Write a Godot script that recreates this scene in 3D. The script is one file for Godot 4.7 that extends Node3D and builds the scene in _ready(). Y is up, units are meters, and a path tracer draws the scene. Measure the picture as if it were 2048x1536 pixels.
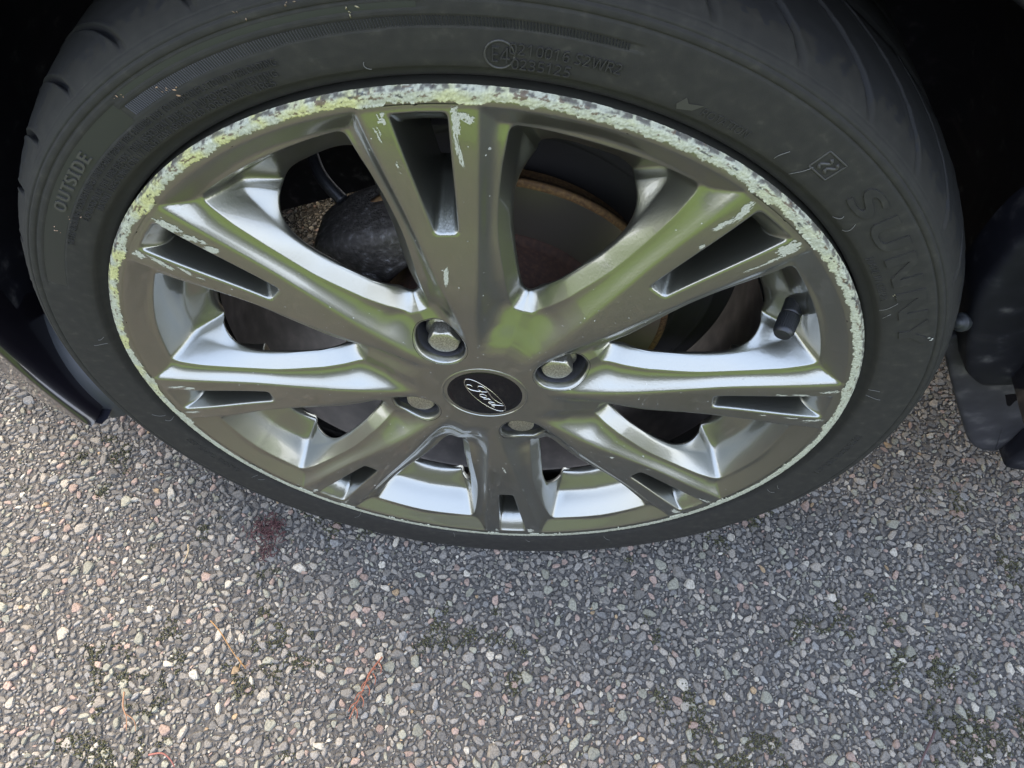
extends Node3D
# A parked dark car's scuffed alloy wheel on worn tarmac, seen from above.
# The wheel's centre is the origin of the wheel's own millimetre sketch; HUB_Y lifts it above the ground (y = 0).

const HUB_Y := 0.288
const SPOKE_ANGLE := 98.19          # direction of the spoke nearest the top, in degrees
const HALF := 22.5
var rng := RandomNumberGenerator.new()
var mats := {}
var names := {}

# ---------------------------------------------------------------- helpers
func numbered(called: String) -> String:
	if not names.has(called):
		names[called] = 0
		return called
	names[called] += 1
	return "%s_%03d" % [called, names[called]]

func noise(seed_value: int, frequency: float, octaves := 3, kind := FastNoiseLite.TYPE_SIMPLEX_SMOOTH) -> FastNoiseLite:
	var n := FastNoiseLite.new()
	n.seed = seed_value
	n.frequency = frequency
	n.noise_type = kind
	n.fractal_octaves = octaves
	return n

func noise_texture(seed_value: int, frequency: float, ramp: Array, size := 512, octaves := 4, kind := FastNoiseLite.TYPE_SIMPLEX_SMOOTH, as_normal := 0.0) -> NoiseTexture2D:
	var t := NoiseTexture2D.new()
	t.width = size
	t.height = size
	t.seamless = true
	t.generate_mipmaps = false
	t.noise = noise(seed_value, frequency, octaves, kind)
	if as_normal > 0.0:
		t.as_normal_map = true
		t.bump_strength = as_normal
	elif ramp.size() > 0:
		var g := Gradient.new()
		var offs := PackedFloat32Array()
		var cols := PackedColorArray()
		for r in ramp:
			offs.append(r[0])
			cols.append(r[1])
		g.offsets = offs
		g.colors = cols
		t.color_ramp = g
	return t

func lin(r: float, g: float, b: float) -> Color:
	return Color(r, g, b).linear_to_srgb()

func grey(v: float) -> Color:
	return Color(v, v, v)

func plain(called: String, c: Color, rough := 0.6, metal := 0.0) -> StandardMaterial3D:
	var m := StandardMaterial3D.new()
	m.resource_name = called
	m.albedo_color = c
	m.roughness = rough
	m.metallic = metal
	mats[called] = m
	return m

func tri(m: StandardMaterial3D, scale: float, world := false) -> void:
	m.uv1_triplanar = true
	m.uv1_world_triplanar = world
	m.uv1_scale = Vector3.ONE * scale

# Mesh from vertices and triangles. Normals given in "fixed" (by vertex) are kept, the rest are averaged from faces. Faces are turned to agree with their normals.
func mesh_of(verts: PackedVector3Array, tris: PackedInt32Array, colors := PackedColorArray(), flat := false, given := PackedVector3Array()) -> ArrayMesh:
	var v := verts
	var t := tris
	var col := colors
	if flat:
		v = PackedVector3Array()
		t = PackedInt32Array()
		col = PackedColorArray()
		for i in tris.size():
			v.append(verts[tris[i]])
			t.append(i)
			if colors.size():
				col.append(colors[tris[i]])
	var n := PackedVector3Array()
	n.resize(v.size())
	for i in range(0, t.size(), 3):
		var a := v[t[i]]
		var f := (v[t[i + 2]] - a).cross(v[t[i + 1]] - a)
		n[t[i]] += f
		n[t[i + 1]] += f
		n[t[i + 2]] += f
	for i in v.size():
		n[i] = n[i].normalized() if n[i].length_squared() > 1e-24 else Vector3.UP
		if given.size() and given[i] != Vector3.ZERO:
			n[i] = given[i]
	var arrays := []
	arrays.resize(Mesh.ARRAY_MAX)
	arrays[Mesh.ARRAY_VERTEX] = v
	arrays[Mesh.ARRAY_NORMAL] = n
	arrays[Mesh.ARRAY_INDEX] = t
	if col.size():
		arrays[Mesh.ARRAY_COLOR] = col
	var m := ArrayMesh.new()
	m.add_surface_from_arrays(Mesh.PRIMITIVE_TRIANGLES, arrays)
	return m

func put(called: String, mesh: Mesh, material: Material, parent: Node = self, at := Vector3.ZERO) -> MeshInstance3D:
	var o := MeshInstance3D.new()
	o.name = numbered(called) if parent == self else called
	o.mesh = mesh
	o.material_override = material
	o.position = at
	parent.add_child(o, true)
	return o

func tag(o: Node, label: String, category: String, group := "", kind := "") -> void:
	if label:
		o.set_meta("label", label)
	if category:
		o.set_meta("category", category)
	if group:
		o.set_meta("group", group)
	if kind:
		o.set_meta("kind", kind)

# Rows of equally many points joined into a sheet. front = which side the rows' winding shows.
func sheet(rows: Array, closed: bool, flip := false) -> Array:
	var v := PackedVector3Array()
	var t := PackedInt32Array()
	var w: int = rows[0].size()
	for r in rows:
		v.append_array(r)
	for i in rows.size() - 1:
		for j in (w if closed else w - 1):
			var a := i * w + j
			var b := i * w + (j + 1) % w
			var c := a + w
			var d := b + w
			if flip:
				t.append_array([a, c, b, b, c, d])
			else:
				t.append_array([a, b, c, b, d, c])
	return [v, t]

# A profile of (radius, z) in mm turned about the wheel's axis.
func lathe(profile: Array, around := 256, a0 := 0.0, a1 := 360.0, flip := false) -> ArrayMesh:
	var rows := []
	var full := a1 - a0 >= 359.9
	for p in profile:
		var row := PackedVector3Array()
		for j in (around if full else around + 1):
			var a := deg_to_rad(a0 + (a1 - a0) * j / around)
			row.append(Vector3(p.x * cos(a), p.x * sin(a), p.y) * 0.001)
		rows.append(row)
	var s := sheet(rows, full, flip)
	return mesh_of(s[0], s[1])

# A round bar through points; radii per point.
func tube(points: PackedVector3Array, radii: PackedFloat32Array, sides := 8) -> ArrayMesh:
	var rows := []
	for i in points.size():
		var d := (points[mini(i + 1, points.size() - 1)] - points[maxi(i - 1, 0)]).normalized()
		var x := d.cross(Vector3(0.31, 0.9, 0.3)).normalized()
		var y := d.cross(x)
		var row := PackedVector3Array()
		for k in sides:
			var a := TAU * k / sides
			row.append(points[i] + (x * cos(a) + y * sin(a)) * radii[i])
		rows.append(row)
	var first := PackedVector3Array()
	var last := PackedVector3Array()
	for k in sides:
		first.append(points[0])
		last.append(points[points.size() - 1])
	rows.push_front(first)
	rows.push_back(last)
	var s := sheet(rows, true, true)
	return mesh_of(s[0], s[1])

func smooth_line(ctrl: Array, steps := 6) -> PackedVector3Array:
	var out := PackedVector3Array()
	for i in ctrl.size() - 1:
		var p0: Vector3 = ctrl[maxi(i - 1, 0)]
		var p3: Vector3 = ctrl[mini(i + 2, ctrl.size() - 1)]
		for k in steps:
			out.append(ctrl[i].cubic_interpolate(ctrl[i + 1], p0, p3, float(k) / steps))
	out.append(ctrl[-1])
	return out

func table(x: float, pts: Array) -> float:
	if x <= pts[0].x:
		return pts[0].y
	for i in pts.size() - 1:
		if x <= pts[i + 1].x:
			var t: float = (x - pts[i].x) / (pts[i + 1].x - pts[i].x)
			var y0: float = pts[maxi(i - 1, 0)].y
			var y3: float = pts[mini(i + 2, pts.size() - 1)].y
			return cubic_interpolate(pts[i].y, pts[i + 1].y, y0, y3, t) if pts.size() > 3 else lerpf(pts[i].y, pts[i + 1].y, t)
	return pts[-1].y

func merge(meshes: Array, places: Array) -> ArrayMesh:
	var st := SurfaceTool.new()
	st.begin(Mesh.PRIMITIVE_TRIANGLES)
	for i in meshes.size():
		st.append_from(meshes[i], 0, places[i])
	return st.commit()

# ---------------------------------------------------------------- the scene
func _ready() -> void:
	rng.seed = 7
	set_view_and_light()
	make_materials()
	build_setting()
	var car := Node3D.new()
	car.name = "parked_car"
	add_child(car)
	tag(car, "dark parked car, its scuffed grey multi-spoke alloy wheel in the arch", "car")
	build_body(car)
	var wheel := Node3D.new()
	wheel.name = "wheel"
	wheel.position = Vector3(0, HUB_Y, 0)
	car.add_child(wheel)
	build_alloy(wheel)
	build_scuffs(wheel)
	build_hub_details(wheel)
	build_tyre(wheel)
	build_brake(car)
	build_ground()
	build_litter()

func set_view_and_light() -> void:
	var cam := Camera3D.new()
	cam.name = "camera"
	cam.fov = 57.95
	cam.near = 0.02
	cam.far = 200.0
	cam.position = Vector3(0.0166, 0.4003 + HUB_Y, 0.2509)
	cam.rotation = Vector3(-0.9792, -0.0055, 0.0933)
	add_child(cam)
	cam.current = true
	var sun := DirectionalLight3D.new()
	sun.name = "sun"
	sun.light_color = Color(1.0, 0.93, 0.84)
	sun.light_energy = 0.9
	sun.light_angular_distance = 30.0
	sun.shadow_enabled = true
	add_child(sun)
	sun.look_at_from_position(Vector3(-0.75, 0.75, -0.42), Vector3.ZERO)
	var sky_m := ProceduralSkyMaterial.new()
	sky_m.sky_top_color = Color(0.64, 0.705, 0.835)
	sky_m.sky_horizon_color = Color(0.93, 0.93, 0.92)
	sky_m.sky_curve = 0.25
	sky_m.ground_horizon_color = Color(0.35, 0.36, 0.33)
	sky_m.ground_bottom_color = Color(0.2, 0.2, 0.2)
	sky_m.sky_energy_multiplier = 1.25
	var sky := Sky.new()
	sky.sky_material = sky_m
	var env := Environment.new()
	env.background_mode = Environment.BG_SKY
	env.sky = sky
	env.tonemap_mode = Environment.TONE_MAPPER_LINEAR
	env.tonemap_exposure = 3.7
	env.sdfgi_enabled = true
	env.ssao_enabled = true
	env.ssil_enabled = true
	var we := WorldEnvironment.new()
	we.name = "world"
	we.environment = env
	add_child(we)

func make_materials() -> void:
	var m := plain("alloy paint", lin(0.25, 0.25, 0.215), 0.33, 0.96)
	m.clearcoat_enabled = true
	m.clearcoat = 1.0
	m.clearcoat_roughness = 0.06
	m.normal_enabled = true
	m.normal_texture = noise_texture(3, 0.12, [], 512, 3, FastNoiseLite.TYPE_SIMPLEX, 1.2)
	m.normal_scale = 0.2
	tri(m, 9.0)
	m = plain("shaded well", lin(0.10, 0.10, 0.105), 0.45, 0.7)  # dark reflections and shade of the bolt recesses are put into this colour
	m = plain("bare lip", Color.WHITE, 0.62, 0.0)
	m.vertex_color_use_as_albedo = true
	m = plain("tyre rubber", Color.WHITE, 0.82)
	m.metallic_specular = 0.32
	m.albedo_texture = noise_texture(11, 0.014, [[0.0, lin(0.021, 0.020, 0.0172)], [0.5, lin(0.0245, 0.0233, 0.0198)], [0.75, lin(0.028, 0.0265, 0.022)], [1.0, lin(0.044, 0.041, 0.033)]], 512, 7)
	m.normal_enabled = true
	m.normal_texture = noise_texture(12, 0.2, [], 512, 2, FastNoiseLite.TYPE_SIMPLEX, 2.0)
	m.normal_scale = 0.12
	tri(m, 14.0)
	m = plain("tread rubber", lin(0.013, 0.013, 0.013), 0.75)  # clean black rubber, with some of the wheel arch's shade in its colour
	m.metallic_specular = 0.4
	m = plain("tyre lettering", lin(0.034, 0.032, 0.027), 0.6)
	m = plain("tyre band", lin(0.014, 0.0145, 0.0145), 0.5)
	m = plain("scuffed rubber", lin(0.10, 0.097, 0.085), 0.85)
	m = plain("cap black", lin(0.004, 0.004, 0.005), 0.10)
	m.metallic_specular = 0.35
	m = plain("cap chrome", lin(0.62, 0.60, 0.55), 0.25, 1.0)
	m = plain("bolt metal", lin(0.66, 0.63, 0.52), 0.36, 0.9)
	m.albedo_texture = noise_texture(21, 0.06, [[0.0, grey(0.6)], [1.0, grey(1.0)]], 256, 4)
	m.normal_enabled = true
	m.normal_texture = noise_texture(22, 0.09, [], 256, 4, FastNoiseLite.TYPE_SIMPLEX, 4.0)
	m.normal_scale = 0.4
	tri(m, 40.0)
	m = plain("valve rubber", lin(0.010, 0.011, 0.013), 0.42)
	m = plain("disc steel", lin(0.24, 0.215, 0.175), 0.42, 0.85)
	m = plain("rust", Color.WHITE, 0.85)
	m.albedo_texture = noise_texture(31, 0.03, [[0.0, lin(0.025, 0.014, 0.010)], [0.5, lin(0.048, 0.023, 0.015)], [1.0, lin(0.10, 0.05, 0.028)]], 256, 5)
	tri(m, 25.0)
	m = plain("rust edge", Color.WHITE, 0.75)
	m.albedo_texture = noise_texture(32, 0.05, [[0.0, lin(0.05, 0.025, 0.012)], [0.5, lin(0.13, 0.07, 0.025)], [1.0, lin(0.26, 0.16, 0.06)]], 256, 5)
	tri(m, 25.0)
	m = plain("cast iron", Color.WHITE, 0.7, 0.2)
	m.albedo_texture = noise_texture(33, 0.035, [[0.0, lin(0.025, 0.022, 0.018)], [0.5, lin(0.055, 0.048, 0.040)], [0.68, lin(0.085, 0.078, 0.068)], [1.0, lin(0.36, 0.36, 0.36)]], 256, 5)
	m.normal_enabled = true
	m.normal_texture = noise_texture(34, 0.07, [], 256, 4, FastNoiseLite.TYPE_SIMPLEX, 5.0)
	m.normal_scale = 0.6
	tri(m, 16.0)
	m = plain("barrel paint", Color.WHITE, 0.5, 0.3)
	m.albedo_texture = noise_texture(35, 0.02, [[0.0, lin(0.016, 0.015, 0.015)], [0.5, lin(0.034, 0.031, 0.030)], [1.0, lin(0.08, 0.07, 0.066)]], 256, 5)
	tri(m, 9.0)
	m = plain("brake dirt", lin(0.022, 0.020, 0.019), 0.8)
	m = plain("car paint", lin(0.006, 0.005, 0.007), 0.3)
	m.clearcoat_enabled = true
	m.clearcoat_roughness = 0.02
	m = plain("black plastic", Color.WHITE, 0.6)
	m.metallic_specular = 0.3
	m.albedo_texture = noise_texture(41, 0.02, [[0.0, lin(0.006, 0.006, 0.009)], [0.6, lin(0.009, 0.009, 0.013)], [0.72, lin(0.013, 0.013, 0.017)], [1.0, lin(0.09, 0.085, 0.085)]], 512, 5)
	tri(m, 4.0)
	m = plain("liner plastic", lin(0.026, 0.028, 0.029), 0.5)
	m = plain("grey flap", Color.WHITE, 0.5)
	m.metallic_specular = 0.3
	m.albedo_texture = noise_texture(43, 0.016, [[0.0, lin(0.022, 0.0215, 0.025)], [0.6, lin(0.036, 0.035, 0.040)], [1.0, lin(0.11, 0.105, 0.105)]], 512, 5)
	tri(m, 4.0)
	m = plain("bitumen", Color.WHITE, 0.85)
	m.albedo_texture = noise_texture(51, 0.05, [[0.0, lin(0.034, 0.032, 0.029)], [0.5, lin(0.058, 0.055, 0.049)], [0.75, lin(0.09, 0.085, 0.076)], [1.0, lin(0.16, 0.15, 0.135)]], 1024, 5)
	m.normal_enabled = true
	m.normal_texture = noise_texture(52, 0.06, [], 1024, 4, FastNoiseLite.TYPE_SIMPLEX, 6.0)
	m.normal_scale = 1.0
	tri(m, 3.0, true)
	m = plain("stone", Color.WHITE, 0.8)
	m.vertex_color_use_as_albedo = true
	m.albedo_texture = noise_texture(53, 0.04, [[0.0, grey(0.62)], [0.4, grey(0.86)], [0.7, grey(0.97)], [1.0, grey(1.0)]], 512, 5)
	m.normal_enabled = true
	m.normal_texture = noise_texture(54, 0.08, [], 512, 4, FastNoiseLite.TYPE_SIMPLEX, 4.0)
	m.normal_scale = 0.5
	tri(m, 20.0, true)
	m = plain("moss", Color.WHITE, 0.9)
	m.vertex_color_use_as_albedo = true
	m = plain("leaf", Color.WHITE, 0.6)
	m.vertex_color_use_as_albedo = true
	m.backlight_enabled = true
	m.backlight = Color(0.3, 0.4, 0.1)
	m = plain("soil", lin(0.03, 0.025, 0.018), 0.95)
	m = plain("lawn", Color.WHITE, 0.9)
	m.albedo_texture = noise_texture(61, 0.03, [[0.0, lin(0.08, 0.13, 0.018)], [1.0, lin(0.16, 0.225, 0.04)]], 512, 5)
	tri(m, 2.0, true)

# ---------------------------------------------------------------- setting
func build_setting() -> void:
	var ground := put("tarmac_ground", box_sheet(-60, 60, -60, 0.56, 0.0), mats["bitumen"])
	tag(ground, "worn grey tarmac with exposed stone chips and moss in its gaps", "tarmac", "", "structure")
	# the green that the tilted faces of the wheel mirror: a lawn and a hedge behind the photographer
	var lawn := put("lawn", box_sheet(-60, 60, 0.56, 60, 0.02), mats["lawn"])
	tag(lawn, "green lawn beginning behind the photographer beyond the tarmac", "lawn", "", "structure")
	var hedge := Node3D.new()
	hedge.name = numbered("hedge")
	hedge.position = Vector3(0, 0, 4.6)
	add_child(hedge)
	tag(hedge, "clipped green hedge standing on the lawn behind the photographer", "hedge")
	var bump := noise(62, 1.1, 3)
	var rows := []
	for i in 9:
		var row := PackedVector3Array()
		for j in 81:
			var x := -8.0 + 0.2 * j
			var a := PI * i / 8.0
			var p := Vector3(x, 0.03 + 1.7 * pow(sin(a), 0.6), -0.6 * cos(a))
			row.append(p + Vector3(0, 0.25 * bump.get_noise_2d(x, 5.0 * i), 0.2 * bump.get_noise_2d(x + 40, 3.0 * i)))
		rows.append(row)
	var s := sheet(rows, false)
	put("twig_mass", mesh_of(s[0], s[1]), mats["soil"], hedge)
	var leaf := PackedVector3Array([Vector3(0, 0, -0.035), Vector3(0.018, 0.004, 0), Vector3(0, 0, 0.035), Vector3(-0.018, 0.004, 0)])
	var lm := mesh_of(leaf, PackedInt32Array([0, 1, 2, 0, 2, 3]))
	var mm := MultiMesh.new()
	mm.transform_format = MultiMesh.TRANSFORM_3D
	mm.use_colors = true
	mm.mesh = lm
	mm.instance_count = 14000
	for i in mm.instance_count:
		var r: PackedVector3Array = rows[rng.randi_range(0, 7)]
		var j := rng.randi_range(0, 79)
		var p := r[j].lerp(r[j + 1], rng.randf()) + Vector3(rng.randf_range(-.1, .1), rng.randf_range(-.15, .15), rng.randf_range(-.16, .16))
		var b := Basis.from_euler(Vector3(rng.randf() * TAU, rng.randf() * TAU, 0)) * rng.randf_range(0.8, 1.8)
		mm.set_instance_transform(i, Transform3D(b, p))
		var g := rng.randf_range(0.6, 1.3)
		mm.set_instance_color(i, Color(0.075 * g, 0.125 * g, 0.022 * g))
	var mi := MultiMeshInstance3D.new()
	mi.name = "leaves"
	mi.multimesh = mm
	mi.material_override = mats["leaf"]
	mi.set_meta("kind", "stuff")
	hedge.add_child(mi)

func box_sheet(x0: float, x1: float, z0: float, z1: float, y: float) -> ArrayMesh:
	return mesh_of(PackedVector3Array([Vector3(x0, y, z0), Vector3(x1, y, z0), Vector3(x1, y, z1), Vector3(x0, y, z1)]), PackedInt32Array([0, 1, 2, 0, 2, 3]))

# ---------------------------------------------------------------- car body round the arch
func plan_z(x: float) -> float:
	return table(x, [Vector2(-0.80, -0.60), Vector2(-0.74, -0.40), Vector2(-0.62, -0.20), Vector2(-0.48, -0.085), Vector2(-0.39, -0.036), Vector2(-0.304, 0.0), Vector2(-0.15, 0.016), Vector2(0.1, 0.02), Vector2(0.4, 0.02), Vector2(2.4, 0.03)])

func arch_radius(deg: float) -> float:
	return table(deg, [Vector2(-8, 0.345), Vector2(10, 0.342), Vector2(45, 0.339), Vector2(62, 0.335), Vector2(90, 0.322), Vector2(125, 0.330), Vector2(150, 0.345), Vector2(172, 0.352), Vector2(184, 0.340), Vector2(196, 0.317)])

func build_body(car: Node3D) -> void:
	var rows := []
	var from_deg := 7.0
	var to_deg := 195.8
	var low := -0.086
	for i in 19:
		rows.append(PackedVector3Array())
	for j in 190:
		var deg := lerpf(from_deg, to_deg, j / 189.0)
		var a := deg_to_rad(deg)
		var dir := Vector2(cos(a), sin(a))
		var r0 := arch_radius(deg)
		# where the ray leaves the panel: the bumper's lower edge, the nose, the bonnet edge or the door
		var far := 9.0
		if dir.y < -0.001:
			far = minf(far, low / dir.y)
		if dir.y > 0.001:
			far = minf(far, 0.60 / dir.y)
		if dir.x < -0.001:
			far = minf(far, -0.80 / dir.x)
		if dir.x > 0.001:
			far = minf(far, 2.4 / dir.x)
		far = maxf(far, r0 + 0.002)
		var ring := [[r0 + 0.012, -0.075], [r0 + 0.004, -0.05], [r0 + 0.001, -0.024], [r0, -0.012], [r0 + 0.001, -0.004], [r0 + 0.004, -0.0005], [r0 + 0.008, 0.0]]
		for k in 7:
			var rr: float = minf(ring[k][0], far)
			var q: Vector2 = dir * rr
			rows[k].append(Vector3(q.x, q.y + HUB_Y, plan_z(q.x) + ring[k][1]))
		for k in 12:
			var rr := lerpf(minf(r0 + 0.008, far), far, pow((k + 1) / 12.0, 1.3))
			var q := dir * rr
			var bulge := 0.0
			if k == 11 and dir.y < 0:
				bulge = -0.004
			rows[7 + k].append(Vector3(q.x, q.y + HUB_Y, plan_z(q.x) + bulge))
	var s := sheet(rows, false, true)
	put("front_wing", mesh_of(s[0], s[1]), mats["car paint"], car)
	# bonnet closes the engine bay from above, the door stands behind the arch
	rows = []
	for i in 3:
		var row := PackedVector3Array()
		for j in 40:
			var x := lerpf(-0.80, 2.4, j / 39.0)
			row.append(Vector3(x, 0.60 + HUB_Y + [0.0, 0.03, 0.04][i], [plan_z(x), plan_z(x) - 0.08, -1.4][i]))
		rows.append(row)
	s = sheet(rows, false, true)
	put("bonnet", mesh_of(s[0], s[1]), mats["car paint"], car)
	# underside of the bumper, sloping back to the liner
	rows = []
	for i in 4:
		var row := PackedVector3Array()
		for j in 40:
			var x := lerpf(-0.80, -0.30, j / 39.0)
			row.append(Vector3(x, HUB_Y + low + [0.0, -0.004, -0.003, 0.02][i], plan_z(x) + [-0.004, -0.012, -0.05, -0.5][i]))
		rows.append(row)
	s = sheet(rows, false, false)
	put("bumper_underside", mesh_of(s[0], s[1]), mats["black plastic"], car)
	# matt rolled edge strip of the liner inside the bumper end
	rows = []
	for i in 6:
		var row := PackedVector3Array()
		for j in 33:
			var t := j / 32.0
			var deg := lerpf(184.5, 198.5, t)
			var a := deg_to_rad(deg)
			var r: float = arch_radius(deg) + [0.004, -0.008, -0.013, -0.014, -0.012, 0.004][i]
			row.append(Vector3(r * cos(a), r * sin(a) + HUB_Y, plan_z(r * cos(a)) + [-0.018, -0.021, -0.028, -0.060, -0.074, -0.080][i] - 0.03 * pow(1.0 - t, 3)))
		rows.append(row)
	s = sheet(rows, false, true)
	put("liner_edge", mesh_of(s[0], s[1]), mats["liner plastic"], car)
	# wheel arch liner
	rows = []
	for p in [[0.346, -0.05], [0.350, -0.09], [0.352, -0.16], [0.350, -0.24], [0.30, -0.262], [0.12, -0.266]]:
		var row := PackedVector3Array()
		for j in 97:
			var a := deg_to_rad(lerpf(3.0, 202.0, j / 96.0))
			row.append(Vector3(p[0] * cos(a), p[0] * sin(a) + HUB_Y, p[1]))
		rows.append(row)
	s = sheet(rows, false, true)
	put("arch_liner", mesh_of(s[0], s[1]), mats["black plastic"], car)
	# underbody
	rows = []
	for q in [[-0.70, 0.20], [-0.66, 0.075], [-0.64, 0.072], [-0.60, 0.13], [0.2, 0.15], [2.4, 0.16]]:
		rows.append(PackedVector3Array([Vector3(q[0], q[1], -1.55), Vector3(q[0], q[1], -0.9), Vector3(q[0], q[1], -0.56)]))
	s = sheet(rows, false)
	put("added_sky_blocker", box_sheet(-0.70, -0.365, -0.62, -0.19, 0.105), mats["black plastic"], car)  # unseen sheet added to keep sky light off the ground behind the wheel
	put("floor_pan", box_sheet(0.47, 2.4, -0.56, -0.10, 0.175), mats["black plastic"], car)
	put("underbody", mesh_of(s[0], s[1]), mats["black plastic"], car)
	# rear end of the arch: rounded black liner tail, plate below it, grey flap, screw
	put("liner_tail", tail_mesh([Vector2(0.276, 0.160), Vector2(0.278, 0.115), Vector2(0.287, 0.092), Vector2(0.303, 0.062), Vector2(0.318, 0.038), Vector2(0.334, 0.027), Vector2(0.352, 0.030), Vector2(0.40, 0.045), Vector2(0.50, 0.075), Vector2(0.50, 0.24), Vector2(0.38, 0.25), Vector2(0.30, 0.22)], -0.030, 0.03, 0.006), mats["black plastic"], car, Vector3(0, HUB_Y, 0))
	var flap := put("mud_flap", tail_mesh([Vector2(0.306, 0.050), Vector2(0.318, 0.026), Vector2(0.359, -0.030), Vector2(0.398, -0.080), Vector2(0.416, -0.092), Vector2(0.430, -0.088), Vector2(0.425, -0.03), Vector2(0.44, 0.05), Vector2(0.40, 0.08)], -0.046, 0.006, 0.003), mats["grey flap"], car, Vector3(0, HUB_Y, 0))
	flap.rotation.y = 0.02
	put("side_skirt", tail_mesh([Vector2(0.430, -0.092), Vector2(0.47, -0.096), Vector2(0.6, -0.096), Vector2(2.4, -0.095), Vector2(2.4, 0.31), Vector2(1.0, 0.15), Vector2(0.6, 0.085), Vector2(0.50, 0.05), Vector2(0.45, 0.0), Vector2(0.430, -0.05)], -0.040, 0.06, 0.004), mats["black plastic"], car, Vector3(0, HUB_Y, 0))
	var screw := put("liner_screw", lathe([Vector2(0, 4.5), Vector2(3.5, 4.0), Vector2(5.2, 2.2), Vector2(5.6, 0), Vector2(8.5, -0.3), Vector2(9.0, -1.6), Vector2(9.0, -6)], 32, 0, 360, true), mats["liner plastic"], car, Vector3(0.2845, HUB_Y + 0.086, -0.034))
	screw.rotation = Vector3(-0.2, -1.15, 0)
	screw.scale = Vector3.ONE * 0.65

# A rounded plate: outline (x, y) at depth z, of a thickness, with a soft edge.
func tail_mesh(ctrl: Array, z: float, thick: float, edge: float) -> ArrayMesh:
	var pts := PackedVector2Array()
	var n := ctrl.size()
	for i in n:
		for k in 5:
			var t := k / 5.0
			var p: Vector2 = ctrl[i].lerp(ctrl[(i + 1) % n], t)
			var q: Vector2 = ctrl[i].cubic_interpolate(ctrl[(i + 1) % n], ctrl[(i - 1 + n) % n], ctrl[(i + 2) % n], t)
			pts.append(p.lerp(q, 0.7))
	var c := Vector2.ZERO
	for p in pts:
		c += p / pts.size()
	var area := 0.0
	for i in pts.size():
		area += pts[i].cross(pts[(i + 1) % pts.size()])
	var rows := []
	for e in [[0.0, -thick], [0.0, -edge], [0.3, -edge * 0.3], [1.0, 0.0], [2.2, 0.0006], [-1.0, 0.002]]:
		var row := PackedVector3Array()
		for i in pts.size():
			var d := (pts[(i + 1) % pts.size()] - pts[i - 1]).normalized()
			var inward := Vector2(-d.y, d.x)
			if area < 0.0:
				inward = -inward
			var p = pts[i] + inward * edge * e[0]
			if e[0] < 0.0:
				p = pts[i].lerp(c, 0.9)
			row.append(Vector3(p.x, p.y, z + e[1]))
		rows.append(row)
	var s := sheet(rows, true, false)
	return mesh_of(s[0], s[1])

# ---------------------------------------------------------------- alloy wheel (sketched in mm: u along the spoke, v across it)
const EDGE := [Vector2(46, 11), Vector2(56, 15.5), Vector2(66, 20.3), Vector2(74, 23.8), Vector2(80, 25.2), Vector2(88, 24.6), Vector2(102, 24.3), Vector2(118, 24.3), Vector2(132, 24.2), Vector2(148, 24.8), Vector2(170, 27.6), Vector2(190, 31.5), Vector2(205, 35.5), Vector2(216, 39)]
const DROP := [Vector2(42, 0.0), Vector2(48, 0.8), Vector2(56, 3.4), Vector2(68, 9.0), Vector2(82, 13.3), Vector2(95, 11.2), Vector2(110, 8.8), Vector2(140, 6.8), Vector2(190, 6.8), Vector2(204, 7.6), Vector2(214, 9.6), Vector2(228, 10)]
const WELL_R := 57.5
var front_cache := {}

func ramp(t: float, e: float) -> float:
	return 0.5 * (sqrt(t * t + e * e) - sqrt((t - 1.0) * (t - 1.0) + e * e) + 1.0)

func half_width(u: float) -> float:
	return maxf(0.4, 6.0 + 0.141 * (u - 78.0))

func edge_v(u: float) -> float:
	return table(u, EDGE)

func slot_half(u: float) -> float:
	return 6.3 + 0.0915 * (u - 152.0)

func front_z(u: float, v: float) -> float:
	v = absf(v)
	var r := sqrt(u * u + v * v)
	var zf := -3.2 + 3.2 * smoothstep(150.0, 221.0, r) - 4.6 * (1.0 - smoothstep(34.0, 112.0, r))
	var w := half_width(u)
	var wa := maxf(edge_v(u), w + 4.0)
	var d := table(u, DROP)
	# a face that stands proud with a scooped side: steep under its rim, levelling out towards the window
	var t := (v - w) / (wa - w)
	t = minf(0.5 * (t + sqrt(t * t + 0.012)), 1.0)
	var z := zf - d * (1.0 - (1.0 - t) * (1.0 - t))
	var lip := -9.0 + 9.0 * ramp((r - 214.5) / 13.0, 0.06)
	if r > 200.0:
		var k := 1.3
		var hh := clampf(0.5 + 0.5 * (z - lip) / k, 0.0, 1.0)
		z = lerpf(lip, z, hh) + k * hh * (1.0 - hh)
	return z

func front_normal(u: float, v: float) -> Vector3:
	var e := 0.35
	var dx := (front_z(u + e, v) - front_z(u - e, v)) / (2 * e)
	var dy := (front_z(u, v + e) - front_z(u, v - e)) / (2 * e)
	return Vector3(-dx, -dy, 1).normalized()

func resample(pts: PackedVector2Array, n: int) -> PackedVector2Array:
	var acc := PackedFloat32Array([0.0])
	for i in range(1, pts.size()):
		acc.append(acc[i - 1] + pts[i].distance_to(pts[i - 1]))
	var out := PackedVector2Array()
	var k := 0
	for i in n:
		var s := acc[-1] * i / (n - 1)
		while k < pts.size() - 2 and acc[k + 1] < s:
			k += 1
		var seg := maxf(acc[k + 1] - acc[k], 1e-6)
		out.append(pts[k].lerp(pts[k + 1], clampf((s - acc[k]) / seg, 0.0, 1.0)))
	return out

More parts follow.
